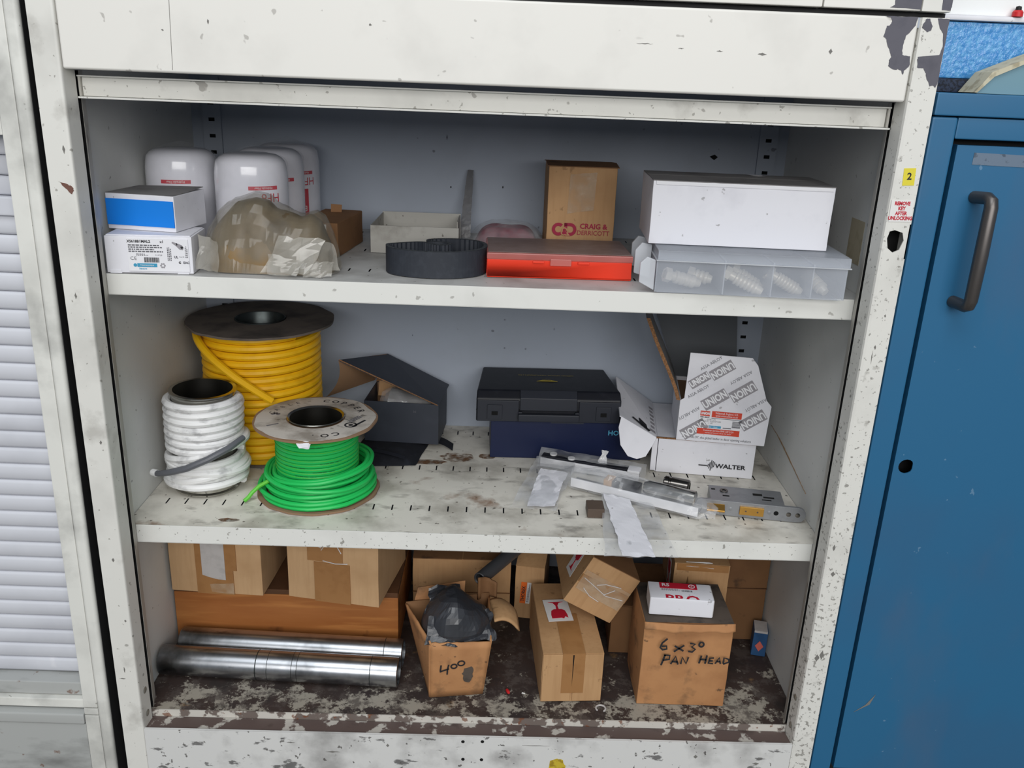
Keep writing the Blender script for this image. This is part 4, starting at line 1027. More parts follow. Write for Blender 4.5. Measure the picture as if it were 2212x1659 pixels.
MB().grid(lambda u, v: (-.041 + .006 * math.sin(v * 2.6) * (1 - u) - .026 * v ** 2 * (1 - u) + u * (.060 - .022 * v), -.003 + .100 * u, h + .0690 - .066 * v - .016 * u * (1 - v)), 8, 12).build('lid_flap', 'card_inside', lid, smooth=True)
MB().panel([(w, d_ + .001, h), (.022, d_ + .001, h + .048), (.004, d_ + .001, h + .030), (-.002, d_ + .001, h - .006)], .0012).build('lid_back_flap', 'card_dark', lid)
MB().grid(lambda u, v: (.006 + .030 * u, .082 + .012 * v, h - .020 + .024 * v), 4, 4).build('inner_flap', 'card', t)
silver = thing('wrapped_part', 'silver part in clear wrap lying inside the charcoal carton', 'part', (-.1270, .3880, Z2 + .0240), -6, None, rot=(0, math.radians(7), math.radians(-6)))
MB().tube([(-.048, 0, .036), (-.040, 0, .036), (.034, 0, .036), (.039, 0, .036)], [.020, .0300, .0300, .018], 24).build('cylinder', 'silver_wrap', silver, smooth=True)
MB().grid(lambda u, v: tuple(crumple((-.054 + .096 * u, .0345 * math.cos(PI * v) * (1 - .3 * (2 * u - 1) ** 4), .036 + .0335 * math.sin(PI * v) * (1 - .3 * (2 * u - 1) ** 4)), .0022, 45, 6)), 26, 14).build('film', 'film_bag', silver)
text('M', .0060, 'mid_ink', t, frame(FRONT, (.0860, -.0006, .0580), 180))

# navy carton and black plastic case
t = box_thing('navy_carton', 'dark navy blue carton lettered HO in pale blue, under the black plastic case', 'carton', (.0140, .3250), 1.4, Z2, .2560, .1150, .0670, 'navy_card', amp=.0004)
MB().box(.002, .254, -.0008, .0006, .0640, .0676).build('top_fold', 'navy_card', t)
MB().box(.100, .155, -.0012, .0002, .0645, .0665).build('tuck_slot', 'charcoal', t)
text('HO', .0120, 'cyan_ink', t, frame(FRONT, (.2060, -.0010, .0490)), bold=.0002)
t = thing('plastic_case', 'black plastic carry case with grey handle and two latches, on the navy carton', 'case', (-.0110, .3160, Z2 + .0680), 1.8)
w, d_, h = .2400, .1350, .0520
sh_ = MB().prism([(0, 0), (d_, 0), (d_, h - .001), (.012, h), (0, .0400)], 'x', 0, w)
sh_.v = [(x + (w / 2 - x) * .10 * max(0, y / d_), y, z_) for x, y, z_ in sh_.v]
sh_.build('shell', 'case_black', t, bevel=.0030, seg=3)
MB().box(.0, w, -.0012, .0006, .0205, .0222).build('parting_line', 'dark_hole', t)
for x0, x1 in ((.002, .0700), (.1700, .2380)): MB().box(x0, x1, -.0030, .0005, .0020, .0385).build('front_rib', 'case_grey', t, bevel=.001)
hd = MB().box(.0690, .1700, -.0120, -.0040, .0050, .0180).build('handle', 'case_grey', t, bevel=.002)
for x in (.0690, .1630): MB().box(x, x + .0070, -.0060, .0005, .0070, .0200).build('handle_arm', 'case_grey', hd, bevel=.001)
MB().prism([(-.0040, .0220), (.0004, .0220), (.0110, .0525), (.0080, .0540), (-.0030, .0430)], 'x', .0720, .1660).build('centre_panel', 'case_grey', t, bevel=.001)
for x in (.0180, .1980):
    la = MB().box(x, x + .0250, -.0052, -.0028, .0060, .0310).build('latch', 'case_grey', t, bevel=.001)
    MB().box(x + .0075, x + .0175, -.0060, -.0050, .0140, .0205).build('latch_window', 'dark_hole', la)
T_ = lambda x, y, r=180: frame(TOP, (x, y, .0524), r)
text('NIPPON OPTICAL INSTRUMENTS LTD', .0060, 'gold_ink', t, T_(.1200, .0900), sx=.95)
flat(MB().prism([(-.018, .012), (.018, .012), (0, 0)], 'z', 0, .0003), 'gold_ink', t, 'logo', frame(TOP, (.120, .0700, .0524), 180))
flat(MB().prism([(-.007, .0085), (.007, .0085), (0, .004)], 'z', .0003, .0006), 'case_black', t, 'logo', frame(TOP, (.120, .0720, .0524), 180))

# white WALTER carton with its lid folded open to the left
t = thing('walter_carton', 'low white carton lettered WALTER, lid folded open to the left with printed drill pictures', 'carton', (.2850, .2890, Z2), -6.7)
w, d_, h = .1600, .1660, .0600
MB().box(.004, w, 0, .0022, 0, h).build('front_wall', 'white_card', t, bevel=.0006)
MB().box(0, w, d_ - .002, d_, 0, h).build('back_wall', 'white_card', t); MB().box(0, .002, .004, d_ - .002, 0, h).build('side_wall', 'white_card', t, bevel=.0005)
MB().box(w - .002, w, .0022, d_ - .002, 0, h).build('side_wall', 'white_card', t); MB().box(.002, w - .002, .0022, d_ - .002, 0, .002).build('base', 'white_card', t)
MB().box(-.006, .003, -.0005, .003, .002, h - .001).build('corner_fold', 'white_card', t, bevel=.0008)
MB().box(.002, w - .002, .003, d_ - .003, h - .001, h + .0005).build('top_board', 'white_card', t)
MB().box(.0, w + .001, -.0008, .0024, h - .0004, h + .0016).build('top_edge', 'card_edge', t)
lid = MB().panel([(0, 0, h + .001), (0, d_, h + .001), (-.069, d_ - .020, h + .052), (-.062, -.008, h + .037)], .0018).build('lid', 'white_card', t)
rp_ = [(-.060, -.0085, h + .036), (-.063, -.012, h + .018), (-.058, -.018, h - .010), (-.045, -.024, h - .026), (-.030, -.024, h - .030), (-.016, -.020, h - .026), (-.006, -.010, h - .010), (0, -.002, h + .001)]
MB().panel(rp_, .0016).build('tuck_flap', 'white_card', lid, bevel=.0004)
lx = Vector((-.063, 0, .0405)).normalized()
Ml = Matrix(((lx.x, 0, -lx.z), (0, 1, 0), (lx.z, 0, lx.x))) # x: outwards along lid, y: depth
nrm = Vector((.0405, 0, .063)).normalized()
Mlid = Matrix.Translation(Vector((0, 0, h + .001)) + nrm * .0004) @ Matrix(((lx.x, 0, nrm.x), (0, 1, 0), (lx.z, 0, nrm.z))).to_4x4()
def on_lid(poly, m='dark_ink'): flat(MB().prism(poly, 'z', 0, .0003), m, lid, 'printed_picture', Mlid)
on_lid([(.018, .006), (.032, .004), (.036, .028), (.034, .042), (.022, .040)])
on_lid([(.030, .030), (.040, .044), (.060, .078), (.056, .090), (.040, .074), (.022, .060), (.018, .044)])
on_lid([(.016, .000), (.012, .010), (.020, .012), (.048, .018), (.050, .012)])
on_lid([(.020, .060), (.036, .074), (.058, .100), (.054, .104), (.032, .080), (.018, .066)]); on_lid([(.020, .078), (.034, .092), (.054, .116), (.050, .120), (.030, .098), (.018, .084)])
for i in range(7): on_lid([(.002 + .001 * (i % 2), .010 + i * .018), (.014, .010 + i * .018), (.014, .020 + i * .018), (.002 + .001 * (i % 2), .020 + i * .018)], 'grey_ink')
F = lambda x, z, r=0: frame(FRONT, (x, -.0012, z), r)
text('WALTER', .0105, 'dark_ink', t, F(.1230, .0185), sx=1.18, bold=.0003)
lg = MB()
for i, (a, b_) in enumerate(((-.002, .003), (-.005, .006), (-.0085, .0100), (-.0045, .0085), (-.002, .0070))):
    lg.prism([(i * .0024, a), (i * .0024 + .0012, a), (i * .0024 + .0026, b_), (i * .0024 + .0014, b_)], 'z', 0, .0003)
lg.box(-.0140, .0000, -.0008, .0008, 0, .0003)
flat(lg, 'dark_ink', t, 'logo', F(.0860, .0185))

# UNION carton
t = thing('union_carton', 'white carton covered in grey UNION print with a red and white label', 'carton', (.3150, .2800, Z2 + .0618), -7.0)
w, d_, h = .1400, .1250, .0680
# front wall runs up into the raised flap
MB().prism([(0, 0), (w, 0), (w + .003, h), (w - .006, h + .010), (w - .026, h + .066), (w - .036, h + .078), (.008, h + .080), (.006, h + .004), (0, h)], 'y', 0, .0022).build('front_wall', 'white_card', t, bevel=.0005)
MB().box(0, .002, .0022, d_, 0, h).build('side_wall', 'white_card', t); MB().box(w - .002, w, .0022, d_, 0, h).build('side_wall', 'white_card', t)
MB().box(.002, w - .002, d_ - .002, d_, 0, h).build('back_wall', 'white_card', t); MB().box(.002, w - .002, .0022, d_ - .002, 0, .002).build('base', 'white_card', t)
cv = [(0, 0), (-.006, .018), (-.016, .040), (-.030, .068), (-.044, .096), (-.056, .124), (-.059, .131)]
poly = cv + [(x - .0062, z + .0005) for x, z in reversed(cv)]
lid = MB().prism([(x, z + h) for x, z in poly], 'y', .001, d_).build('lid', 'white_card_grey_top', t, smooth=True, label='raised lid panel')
MB().prism([(x + .0001, z + h) for x, z in poly], 'y', -.0002, .0009).build('lid_edge', 'card_edge', lid, label='raw brown corrugated edge')
MB().panel([(0, d_ + .0008, h - .002), (.104, d_ + .0008, h - .002), (.092, d_ + .010, .196), (-.050, d_ + .010, .196)], .0022).build('back_lid', 'slate_inside', t, label='dark inner face of the raised back panel')
MB().box(.003, w - .003, .010, d_ - .004, .03, h - .006).build('inner_board', 'card_inside', t)
F = lambda x, z, r=0, y=-.0003: frame(FRONT, (x, y, z), r)
def union(x, z, r, flip=False, s=1.0):
    flat(rect(.0420 * s, .0190 * s), 'grey_ink', t, 'printed_badge', F(x, z, r))
    text('UNION', .0170 * s, 'white_gloss', t, F(x, z, r + (180 if flip else 0), -.0008), sx=.72, bold=.0006)
for (x, z, r, fl_, s) in ((.0260, .0210, 36, True, 1), (.0540, .0735, 36, False, 1), (.1170, .0430, 36, True, 1), (.0960, .0900, 36, True, 1), (.0265, .1040, 36, False, .8), (.0600, .1230, 36, True, .92)):
    union(x, z, r, fl_, s)
for (x, z, fl_) in ((.0270, .0850, False), (.0160, .0470, True), (.0900, .1130, True), (.1180, .0690, True), (.0420, .1330, False)):
    text('ASSA ABLOY', .0072, 'mid_ink', t, F(x, z, 36 + (180 if fl_ else 0)), sx=.92)
text('ASSA ABLOY, the global leader in door opening solutions', .0058, 'dark_ink', t, F(.0640, .0065, -.5), sx=.80)
flat(rect(.0690, .0400), 'white_gloss', t, 'label', F(.0660, .0340, -.8)); Y_ = -.0008
flat(rect(.0150, .0085), 'label_red', t, 'label_band', F(.0415, .0492, -.8, Y_)); flat(rect(.0470, .0105), 'label_red', t, 'label_band', F(.0755, .0485, -.8, Y_))
text('UNION', .0056, 'white_gloss', t, F(.0415, .0492, -.8, -.0013), sx=.75, bold=.0003)
text('Willenhall, England, U.K.\nwww.uniononline.co.uk', .0046, 'white_gloss', t, F(.0755, .0485, -.8, -.0013), sx=.80, line=.9)
text('ASSA ABLOY', .0026, 'dark_ink', t, F(.0415, .0428, -.8, Y_), bold=.00015)
sticker(.0470, .0008, 'mid_ink', t, F(.0755, .0415, -.8, Y_), name='printed_bar')
text('J27851-AS\nFACILITY FURNITURE\n1 SET', .0033, 'mid_ink', t, F(.0520, .0360, -.8, Y_), line=.95)
flat(bars(9, .0110, .0130, 7), 'mid_ink', t, 'barcode', F(.0920, .0330, 89, Y_))
flat(rect(.0190, .0040), 'teal_print', t, 'label_band', F(.0590, .0270, -.8, Y_)); text('Easy  Clean', .0036, 'white_gloss', t, F(.0555, .0270, -.8, -.0013), sx=.9)
flat(rect(.0120, .0036), 'grey_ink', t, 'label_band', F(.0430, .0272, -.8, Y_)); flat(rect(.0130, .0014), 'mid_ink', t, 'label_band', F(.0780, .0262, -.8, Y_))
flat(rect(.0670, .0100), 'label_red', t, 'label_band', F(.0650, .0185, -.8, Y_))
text('Customer Services 0845 223 2124', .0043, 'white_gloss', t, F(.0650, .0205, -.8, -.0013), sx=.80); text('International Customers +44 (0) 1902 364537', .0026, 'white_gloss', t, F(.0650, .0165, -.8, -.0013), sx=.85)

# mortice lock
t = thing('mortice_lock', 'grey steel mortice lock with brass latch and bolt, by the right wall', 'lock', (.3290, .1480, Z2), -9.0)
MB().box(.0180, .1270, .0030, .0600, .0010, .0190).build('lock_case', 'satin_steel', t, bevel=.0006)
pl = [(0 + .011 - .011 * math.cos(a), .0115 + .0110 * math.sin(a)) for a in [PI / 2 + i * PI / 8 for i in range(9)]]
def stadium(x0, x1, zc, r, n=8):
    return [(x1 - r + r * math.cos(a), zc + r * math.sin(a)) for a in [-PI / 2 + PI * i / n for i in range(n + 1)]] + [(x0 + r + r * math.cos(a), zc + r * math.sin(a)) for a in [PI / 2 + PI * i / n for i in range(n + 1)]]
MB().prism(stadium(-.008, .1560, .0122, .0118), 'y', -.003, .0028).build('faceplate', 'satin_steel', t, bevel=.0006)
MB().prism([(-.0160, .0), (-.0030, .0), (-.0030, .0020)], 'x', 0, .001) 
lt = MB().prism([(-.0030, .0060), (-.0135, .0100), (-.0135, .0125), (-.0030, .0185)], 'x', .0120, .0380).build('latch', 'brass', t, bevel=.0005)
bo = MB().box(.0600, .0950, -.0060, -.0030, .0055, .0185).build('bolt', 'brass', t, bevel=.0006)
for x in (.0690, .0860): MB().prism([(x + .0014 * math.cos(k * PI / 4), .0120 + .0014 * math.sin(k * PI / 4)) for k in range(8)], 'y', -.0063, -.0058).build('pin', 'brown_block', bo)
for x, m_, r in ((.0470, 'satin_steel', .0028), (.1030, 'satin_steel', .0028), (.1130, 'dark_hole', .0036), (.1310, 'chrome', .0036), (.1440, 'chrome', .0036)):
    MB().lathe([(r, 0), (r * .55, .0004), (0, .0004)], 16).xf(Matrix.Translation((x, -.0031, .0122)) @ Matrix.Rotation(PI / 2, 4, 'X')).build('screw_hole', m_, t, smooth=True)
MB().lathe([(.0030, .0191), (.0062, .0196), (.0062, .0206), (.0030, .0206)], 20, (.0400, .0420, 0)).build('follower_ring', 'chrome', t, smooth=True)
for (x, y, w_, d2) in ((.0420, .0260, .010, .004), (.0900, .0400, .014, .007), (.1060, .0330, .016, .005), (.0240, .0460, .006, .004), (.1020, .0240, .014, .003)):
    MB().box(x - w_ / 2, x + w_ / 2, y - d2 / 2, y + d2 / 2, .0189, .0193).build('case_slot', 'dark_hole', t, bevel=.0001)
# chrome rose / knob beside the lock
t = thing('chrome_cylinder', 'short dark chrome cylinder lying between the white low carton and the mortice lock', 'cylinder', (.3080, .2120, Z2 + .0125), 0, rot=(0, math.radians(90), math.radians(-22)))
MB().lathe([(0, -.020), (.0105, -.020), (.0125, -.018), (.0125, -.012), (.0112, -.0112), (.0112, -.009), (.0125, -.008), (.0125, .018), (.0105, .0205), (.0080, .0205), (.0080, .014), (0, .014)], 28).build('barrel', 'chrome', t, smooth=True, angle=30)

# bagged door furniture
t = thing('door_handle_pack', 'black and white door handle plate in a clear bag lying against the navy carton', 'handle', (.0990, .2950, Z2), -18.5)
MB().box(0, .1620, 0, .0160, .0030, .0200).build('plate', 'case_black', t, bevel=.0015)
MB().box(-.001, .1635, -.0030, -.0003, .0020, .0170).build('plate_edge', 'white_gloss', t, bevel=.0008)
MB().box(.1440, .1640, -.0040, .0165, .0160, .0208).build('end_cap', 'white_gloss', t, bevel=.001)
MB().lathe([(.006, .0202), (.006, .0225), (0, .0225)], 16, (.018, .010, 0)).build('fixing_cap', 'film_white', t, smooth=True); MB().lathe([(.006, .0202), (.006, .0225), (0, .0225)], 16, (.050, .004, 0)).build('fixing_cap', 'film_white', t, smooth=True)
solidify(sheet([(-.006, -.007, .003), (.172, -.007, .003), (.172, .022, .024), (-.006, .022, .025)], 26, 8, .0022, 45, 3, bow=(0, -.004, .006)).build('film', 'film_bag', t), .0002)
solidify(sheet([(.000, -.170, .0040), (.066, -.150, .0040), (.060, -.006, .018), (-.006, -.006, .020)], 14, 18, .0026, 32, 6).build('film_skirt', 'film_bag', t), .0002)
solidify(sheet([(.022, -.150, .0030), (.060, -.136, .0030), (.056, -.040, .0160), (.012, -.046, .0180)], 10, 14, .0012, 34, 2, jag=.002).build('paper_slip', 'white_card', t), .0003)
solidify(sheet([(.094, .0100, .0200), (.108, .0100, .0210), (.107, .0140, .0400), (.098, .0120, .0420)], 6, 8, .0030, 90, 9, jag=.003).build('bag_knot', 'film_white', t), .0003)

t = thing('door_lever_pack', 'silver lever in crumpled clear bag, paper slip hanging over the shelf edge', 'handle', (.1390, .2130, Z2 + .0012), -27)
MB().box(.004, .2060, -.0030, .0000, .0060, .0205).build('plate_edge', 'white_gloss', t, bevel=.0010)
MB().box(.004, .2060, .0003, .0240, .0080, .0110).build('plate', 'satin_steel', t, bevel=.0008)
MB().box(.0700, .1120, .0020, .0220, .0112, .0290).build('spindle_block', 'case_black', t, bevel=.0015)
MB().box(.0560, .0690, .0020, .0220, .0112, .0290).build('spacer', 'card', t, bevel=.001)
MB().tube([(.1180, .0130, .0270), (.1250, .0130, .0270), (.1960, .0130, .0270), (.1975, .0130, .0270)], [.0090, .0115, .0115, .0090], 20).build('lever', 'tin', t, smooth=True)
def film_fn(u, v):
    x = -.018 + .250 * u; a = PI * v
    pinch = 1 - .55 * max(0, (u - .86) / .14) - .5 * max(0, (.10 - u) / .10)
    p = Vector((x, .0090 - .0210 * math.cos(a) * pinch, .0080 + .0300 * math.sin(a) * pinch + .022 * math.exp(-((u - .28) / .12) ** 2) * math.sin(a) ** 2 * max(0, -math.cos(a) * -1 + .2)))
    return tuple(crumple(p, .0028, 40, 7))
MB().grid(film_fn, 44, 14).build('film', 'film_bag', t)
solidify(sheet([(.010, .020, .026), (.075, .026, .040), (.150, .024, .030), (.090, .030, .030)], 12, 8, .003, 40, 12).build('film_peak', 'film_bag', t), .0002)
solidify(sheet([(.056, -.006, .0110), (.140, -.006, .0110), (.2120, -.122, .0020), (.1250, -.170, .0020)], 18, 18, .0026, 36, 15).build('film_skirt', 'film_bag', t), .0002)
solidify(sheet([(.062, -.012, .0130), (.104, -.012, .0130), (.1860, -.138, .0034), (.1460, -.158, .0034)], 12, 18, .0010, 34, 4, jag=.002).build('paper_slip', 'white_card', t), .0003)
t = MB().box(.1600, .1850, .1180, .1480, Z2 + .0004, Z2 + .0150).build('wooden_block', 'brown_block', None, bevel=.0012)
tag(t, 'small dark brown block under the bagged lever', 'block')
# ================================================================== FLOOR OF THE CABINET
# wooden box
t = thing('wooden_box', 'long brown wooden box under two cartons, behind the steel tubes', 'box', (-.4860, .1930, Z3), -.4)
w, d_, h = .3600, .2000, .0960
MB().box(0, w, 0, .0120, 0, h).build('front_board', 'wood', t, bevel=.0012); MB().box(0, w, d_ - .012, d_, 0, h).build('back_board', 'wood', t, bevel=.0012)
MB().box(0, .012, .0122, d_ - .0122, 0, h - .0005).build('end_board', 'wood', t, bevel=.001); MB().box(w - .012, w, .0122, d_ - .0122, 0, h - .0005).build('end_board', 'wood', t, bevel=.001)
MB().box(.0005, w - .0005, .0005, d_ - .0005, h, h + .0090).build('lid', 'wood_dark', t, bevel=.001)

# two taped cartons on the wooden box
WT = Z3 + .0960 + .0095
def taped(name, label, L, rz, w, d_, h, seed):
    t = box_thing(name, label, 'carton', L, rz, WT, w, d_, h, 'card_clean', amp=.0008, bulge=.0012, seed=seed)
    return t
t = taped('taped_carton', 'brown taped carton with a grey paper strip, on the wooden box by the left wall', (-.4835, .1820), -4.0, .1470, .1500, .1480, 2)
MB().box(.0430, .1020, -.0026, -.0004, 0, .0640).box(.0430, .1080, -.0028, -.0004, .0440, .1480).build('tape', 'brown_tape', t)
MB().prism([(.0530, .0340), (.0660, .0300), (.0780, .0275), (.0900, .0270), (.0900, .146), (.0530, .146)], 'y', -.0036, -.0028).build('paper_strip', 'paper_grey', t, label='grey paper strip')
solidify(sheet([(.066, -.0030, .004), (.102, -.0030, .002), (.102, -.0032, .022), (.064, -.0030, .018)], 10, 8, .0006, 70, 3).build('clear_tape', 'clear_tape', t), .0002)
MB().box(.001, .146, .0, .150, .1478, .1500).build('top_flap', 'card', t)
t = taped('taped_carton', 'brown carton with crossed brown tape, on the wooden box beside the 400 carton', (-.2970, .1740), -10.0, .1480, .1500, .1500, 6)
MB().box(.0450, .1030, -.0026, -.0004, 0, .0700).build('tape', 'brown_tape', t); MB().box(.0350, .0920, -.0029, -.0004, .0720, .1500).build('tape', 'brown_tape', t)
for (a, b_, c) in (((.058, .092), (.075, .118), (.090, .090)), ((.060, .074), (.08, .071), (.100, .073)), ((.052, .110), (.058, .096), (.052, .098))):
    MB().tube([(a[0], -.0032, a[1]), (b_[0], -.0034, b_[1]), (c[0], -.0032, c[1])], .0007, 5).build('tape_crease', 'film_white', t)
MB().box(.001, .147, .0, .150, .1498, .1515).build('top_flap', 'card', t)

# two steel tubes
def tube_thing(label, L, R, r, ends):
    a = Vector(L); b = Vector(R); d = b - a; ln = d.length
    t = thing('steel_tube', label, 'tube', (*L, Z3 + r), 0, 'plated steel tubes', rot=(0, 0, math.atan2(d.y, d.x)))
    q = MB().lathe([(r - .003, 0), (r - .0015, -.0005), (r, .001), (r, ln - .001), (r - .0015, ln), (r - .0032, ln), (r - .0034, ln - .2), (r - .0034, .2), (r - .003, 0)], 48)
    q.xf(Matrix.Rotation(PI / 2, 4, 'Y')); q.build('tube_wall', 'steel', t, smooth=True, angle=40)
    for x, w_ in ends:
        MB().lathe([(r, x), (r + .0005, x + .0004), (r + .0005, x + w_ - .0004), (r, x + w_)], 48).xf(Matrix.Rotation(PI / 2, 4, 'Y')).build('score_band', 'steel_dark', t, smooth=True)
    return t
tube_thing('shiny steel tube lying in front of the other, nearest the cabinet sill', (-.4830, .1180), (-.1150, .1010), .0225, ((.326, .0012), (.150, .0016), (.168, .0008), (.206, .0008), (.214, .0008)))
tube_thing('shiny steel tube lying behind the other, against the wooden box', (-.4680, .1655), (-.1130, .1480), .0225, ((.326, .0012),))

# open carton marked 400 with black bag
t = thing('open_carton', 'flared open brown carton marked 400 in pen, stuffed with black plastic', 'carton', (-.0650, .0740, Z3), 8.0)
B0 = [(0, 0), (.0800, 0), (.0880, .0900), (-.0100, .0900)]; T0 = [(.0005, -.0060), (.0900, -.0080), (.1010, .1050), (-.0330, .0900)]
h = .1010
Tm = [(-.0010, -.0030), (.0870, -.0050)]
def wall4(b0, b1, t1, t0, hz0, hz1, m, name, seed, n=14):
    def fn(u, v):
        p = Vector((*b0, 0)).lerp(Vector((*b1, 0)), u).lerp(Vector((*t0, hz0)).lerp(Vector((*t1, hz1)), u), v)
        if v == 1: p.z += .0025 * noise.noise(Vector((u * 9, seed, 0)))
        p += Vector((0, -1, 0)) * .002 * math.sin(u * PI) * math.sin(v * PI)
        return tuple(p)
    return solidify(MB().grid(fn, n, 8).build(name, m, t, smooth=True), .0026)
wall4(B0[0], B0[1], T0[1], T0[0], h, h - .002, 'card_old', 'front_wall', 1)
wall4(B0[1], B0[2], T0[2], T0[1], h - .002, h + .004, 'card_old', 'side_wall', 2)
wall4(B0[3], B0[0], T0[0], T0[3], h + .008, h, 'card_old', 'side_wall', 3)
wall4(B0[2], B0[3], T0[3], T0[2], h + .010, h + .010, 'card_dark', 'back_wall', 4)
MB().panel([(0, 0, .0015), (.080, 0, .0015), (.088, .09, .0015), (-.01, .09, .0015)], .0014).build('base', 'card_dark', t)
solidify(sheet([(-.020, .0940, h + .006), (.060, .1040, h + .006), (.062, .112, h + .030), (-.014, .102, h + .028)], 8, 6, .001, 40, 3).build('back_flap', 'card_old', t), .0026)
def sflap(u, v):
    q = v; return (.100 + .040 * q, .030 + .060 * u + .006 * q, h + .006 + .010 * math.sin(q * 2.2) - .020 * q * q - .012 * (2 * u - 1) ** 2 * q)
solidify(MB().grid(sflap, 10, 10).build('side_flap', 'card', t, smooth=True), .0026)
solidify(MB().grid(lambda u, v: (.082 + .030 * u, .098 + .010 * math.sin(u * 3), h + .002 + .040 * v * (1 - .3 * u) + .002 * noise.noise(Vector((u * 6, v * 3, 1)))), 8, 6).build('torn_flap', 'card_dark', t, smooth=True), .0026)
bg_ = thing('black_bag', 'black plastic bag bulging out of the open carton marked 400', 'bag', (-.0300, .1230, Z3 + .004), 8)
def bfn(u, v):
    a = u * 2 * PI; q = v * PI / 2
    s = 1.0 + .32 * min(1, (1 - v) * 0)
    rx = .036 + .018 * min(1, v * 1.6); ry = .034 + .014 * min(1, v * 1.6)
    if v < .6: f = 1.0; z = .010 + v / .6 * .086
    else:
        f = math.cos((v - .6) / .4 * PI / 2) ** .7; z = .096 + .046 * math.sin((v - .6) / .4 * PI / 2) * (.7 + .5 * math.exp(-((f * math.cos(a) + .1) / .5) ** 2))
    p = Vector((rx * f * math.cos(a), ry * f * math.sin(a), z))
    if v > .5:
        r1 = noise.ridged_multi_fractal(p * 24 + Vector((3, 1, 0)), 1.0, 2.0, 3, 1.0, 2.0) - 1
        p += Vector((math.cos(a) * .5, math.sin(a) * .5, .8)) * r1 * .0035
    return tuple(p)
MB().grid(bfn, 48, 22).build('bag', 'black_bag', bg_)
for pts, sd in (([(-.050, -.050, .094), (.0, -.053, .088), (.005, -.030, .112), (-.040, -.022, .120)], 2), ([(.010, -.052, .090), (.058, -.040, .094), (.052, .006, .116), (.016, -.022, .116)], 5), ([(-.046, .000, .116), (.012, .004, .124), (.008, .040, .140), (-.038, .036, .138)], 7)):
    solidify(sheet(pts, 12, 10, .005, 40, sd, jag=.004).build('bag_fold', 'black_bag', bg_), .0002)
def pen(lines_, w_, parent, M, m='dark_ink'): return flat(MB().strokes(lines_, w_), m, parent, 'handwriting', M)
def circ(cx, cy, rx, ry, n=14, a0=90): return [(cx + rx * math.cos(math.radians(a0 + 360 * i / n)), cy + ry * math.sin(math.radians(a0 + 360 * i / n))) for i in range(n + 1)]
pen([[(0, .012), (-.002, .004), (-.003, .002), (.009, .0045)], [(.0095, .011), (.007, .004), (.0055, -.004)], circ(.0155, .0070, .0036, .0032), circ(.0250, .0098, .0042, .0036)], .0019, t, Matrix.Translation((.0180, -.0072, .0480)) @ Matrix.Rotation(math.radians(3.8), 4, 'X') @ frame(FRONT, (0, 0, 0), 8) @ Matrix.Scale(1.2, 4))
MB().prism(rough_poly([(.050, .030), (.058, .027), (.063, .034), (.065, .050), (.060, .060), (.052, .056), (.049, .044)], .002, 4), 'y', -.0070, -.0060).build('oil_stain', 'card_top_dirty', t)

# flat carton at the back, pipe on it, small labelled carton
t = box_thing('flat_carton', 'wide brown carton at the back behind the open carton marked 400', 'carton', (-.1120, .2880), .4, Z3, .1690, .1500, .1130, 'card', amp=.001, bulge=.001, seed=7)
MB().panel([(.0, -.001, .1140), (.085, -.001, .1140), (.084, .075, .1160), (0, .075, .1160)], .0014).build('top_flap', 'card_dark', t); MB().panel([(.086, -.001, .1140), (.169, -.001, .1140), (.169, .075, .1160), (.086, .075, .1160)], .0014).build('top_flap', 'card_dark', t)
MB().box(.0, .169, -.0026, -.0006, .0480, .0490).build('fold_line', 'card_dark', t)
t = thing('dark_pipe', 'dark grey pipe end resting on the wide carton at the back', 'pipe', (.0040, .2030, Z3 + .1275), 0, rot=(0, 0, math.atan2(.100, .0613)))
MB().lathe([(.0080, .002), (.0098, .0), (.0112, .001), (.0112, .200), (0, .200)], 24).lathe([(.0080, .002), (.0080, .190)], 24).xf(Matrix.Rotation(PI / 2, 4, 'Y')).build('pipe_wall', 'pipe_dark', t, smooth=True, angle=40)
MB().lathe([(0, .012), (.0080, .012)], 16).xf(Matrix.Rotation(PI / 2, 4, 'Y')).build('bore', 'dark_hole', t)
t = box_thing('labelled_carton', 'narrow brown carton with an orange THOREX label, behind the fragile-labelled carton', 'carton', (.0650, .2890), -8.0, Z3, .0500, .1200, .1030, 'card', amp=.0008, seed=9)
MB().panel([(.0, .0, .1036), (.050, .0, .1036), (.052, .060, .1240), (.002, .060, .1200)], .0014).build('top_flap', 'card', t)
flat(rect(.0100, .0420), 'label_orange', t, 'label', frame(FRONT, (.0150, -.0010, .0520), -3)); flat(rect(.0070, .0420), 'white_sticker', t, 'label', frame(FRONT, (.0238, -.0010, .0520), -3))
text('THOREX', .0084, 'dark_ink', t, frame(FRONT, (.0150, -.0016, .0500), 87), sx=.9, bold=.0002); lines(t, frame(FRONT, (.0238, -.0016, .0520), 87), .036, .004, 2, 'mid_ink', 3)

# glass symbol used on the fragile cartons
def glass_label(parent, M, w_=.0400, h_=.0600):
    flat(rect(w_, h_, .0003), 'white_sticker', parent, 'fragile_label', M, label='white label with a red wine glass')
    b = MB().prism([(-.0130, -.0225), (-.0130, -.0130), (-.0110, -.0020), (-.0060, .0020), (.0060, .0020), (.0110, -.0020), (.0130, -.0130), (.0130, -.0225), (.0090, -.0180), (.0060, -.0235), (.0020, -.0215)], 'z', .0003, .0007)
    b.prism([(-.0020, .0020), (.0020, .0020), (.0016, .0120), (.0050, .0200), (.0125, .0220), (-.0125, .0220), (-.0050, .0200), (-.0016, .0120)], 'z', .0003, .0007)
    flat(b, 'red_ink', parent, 'glass_symbol', M @ Matrix.Scale(w_ / .040, 4))

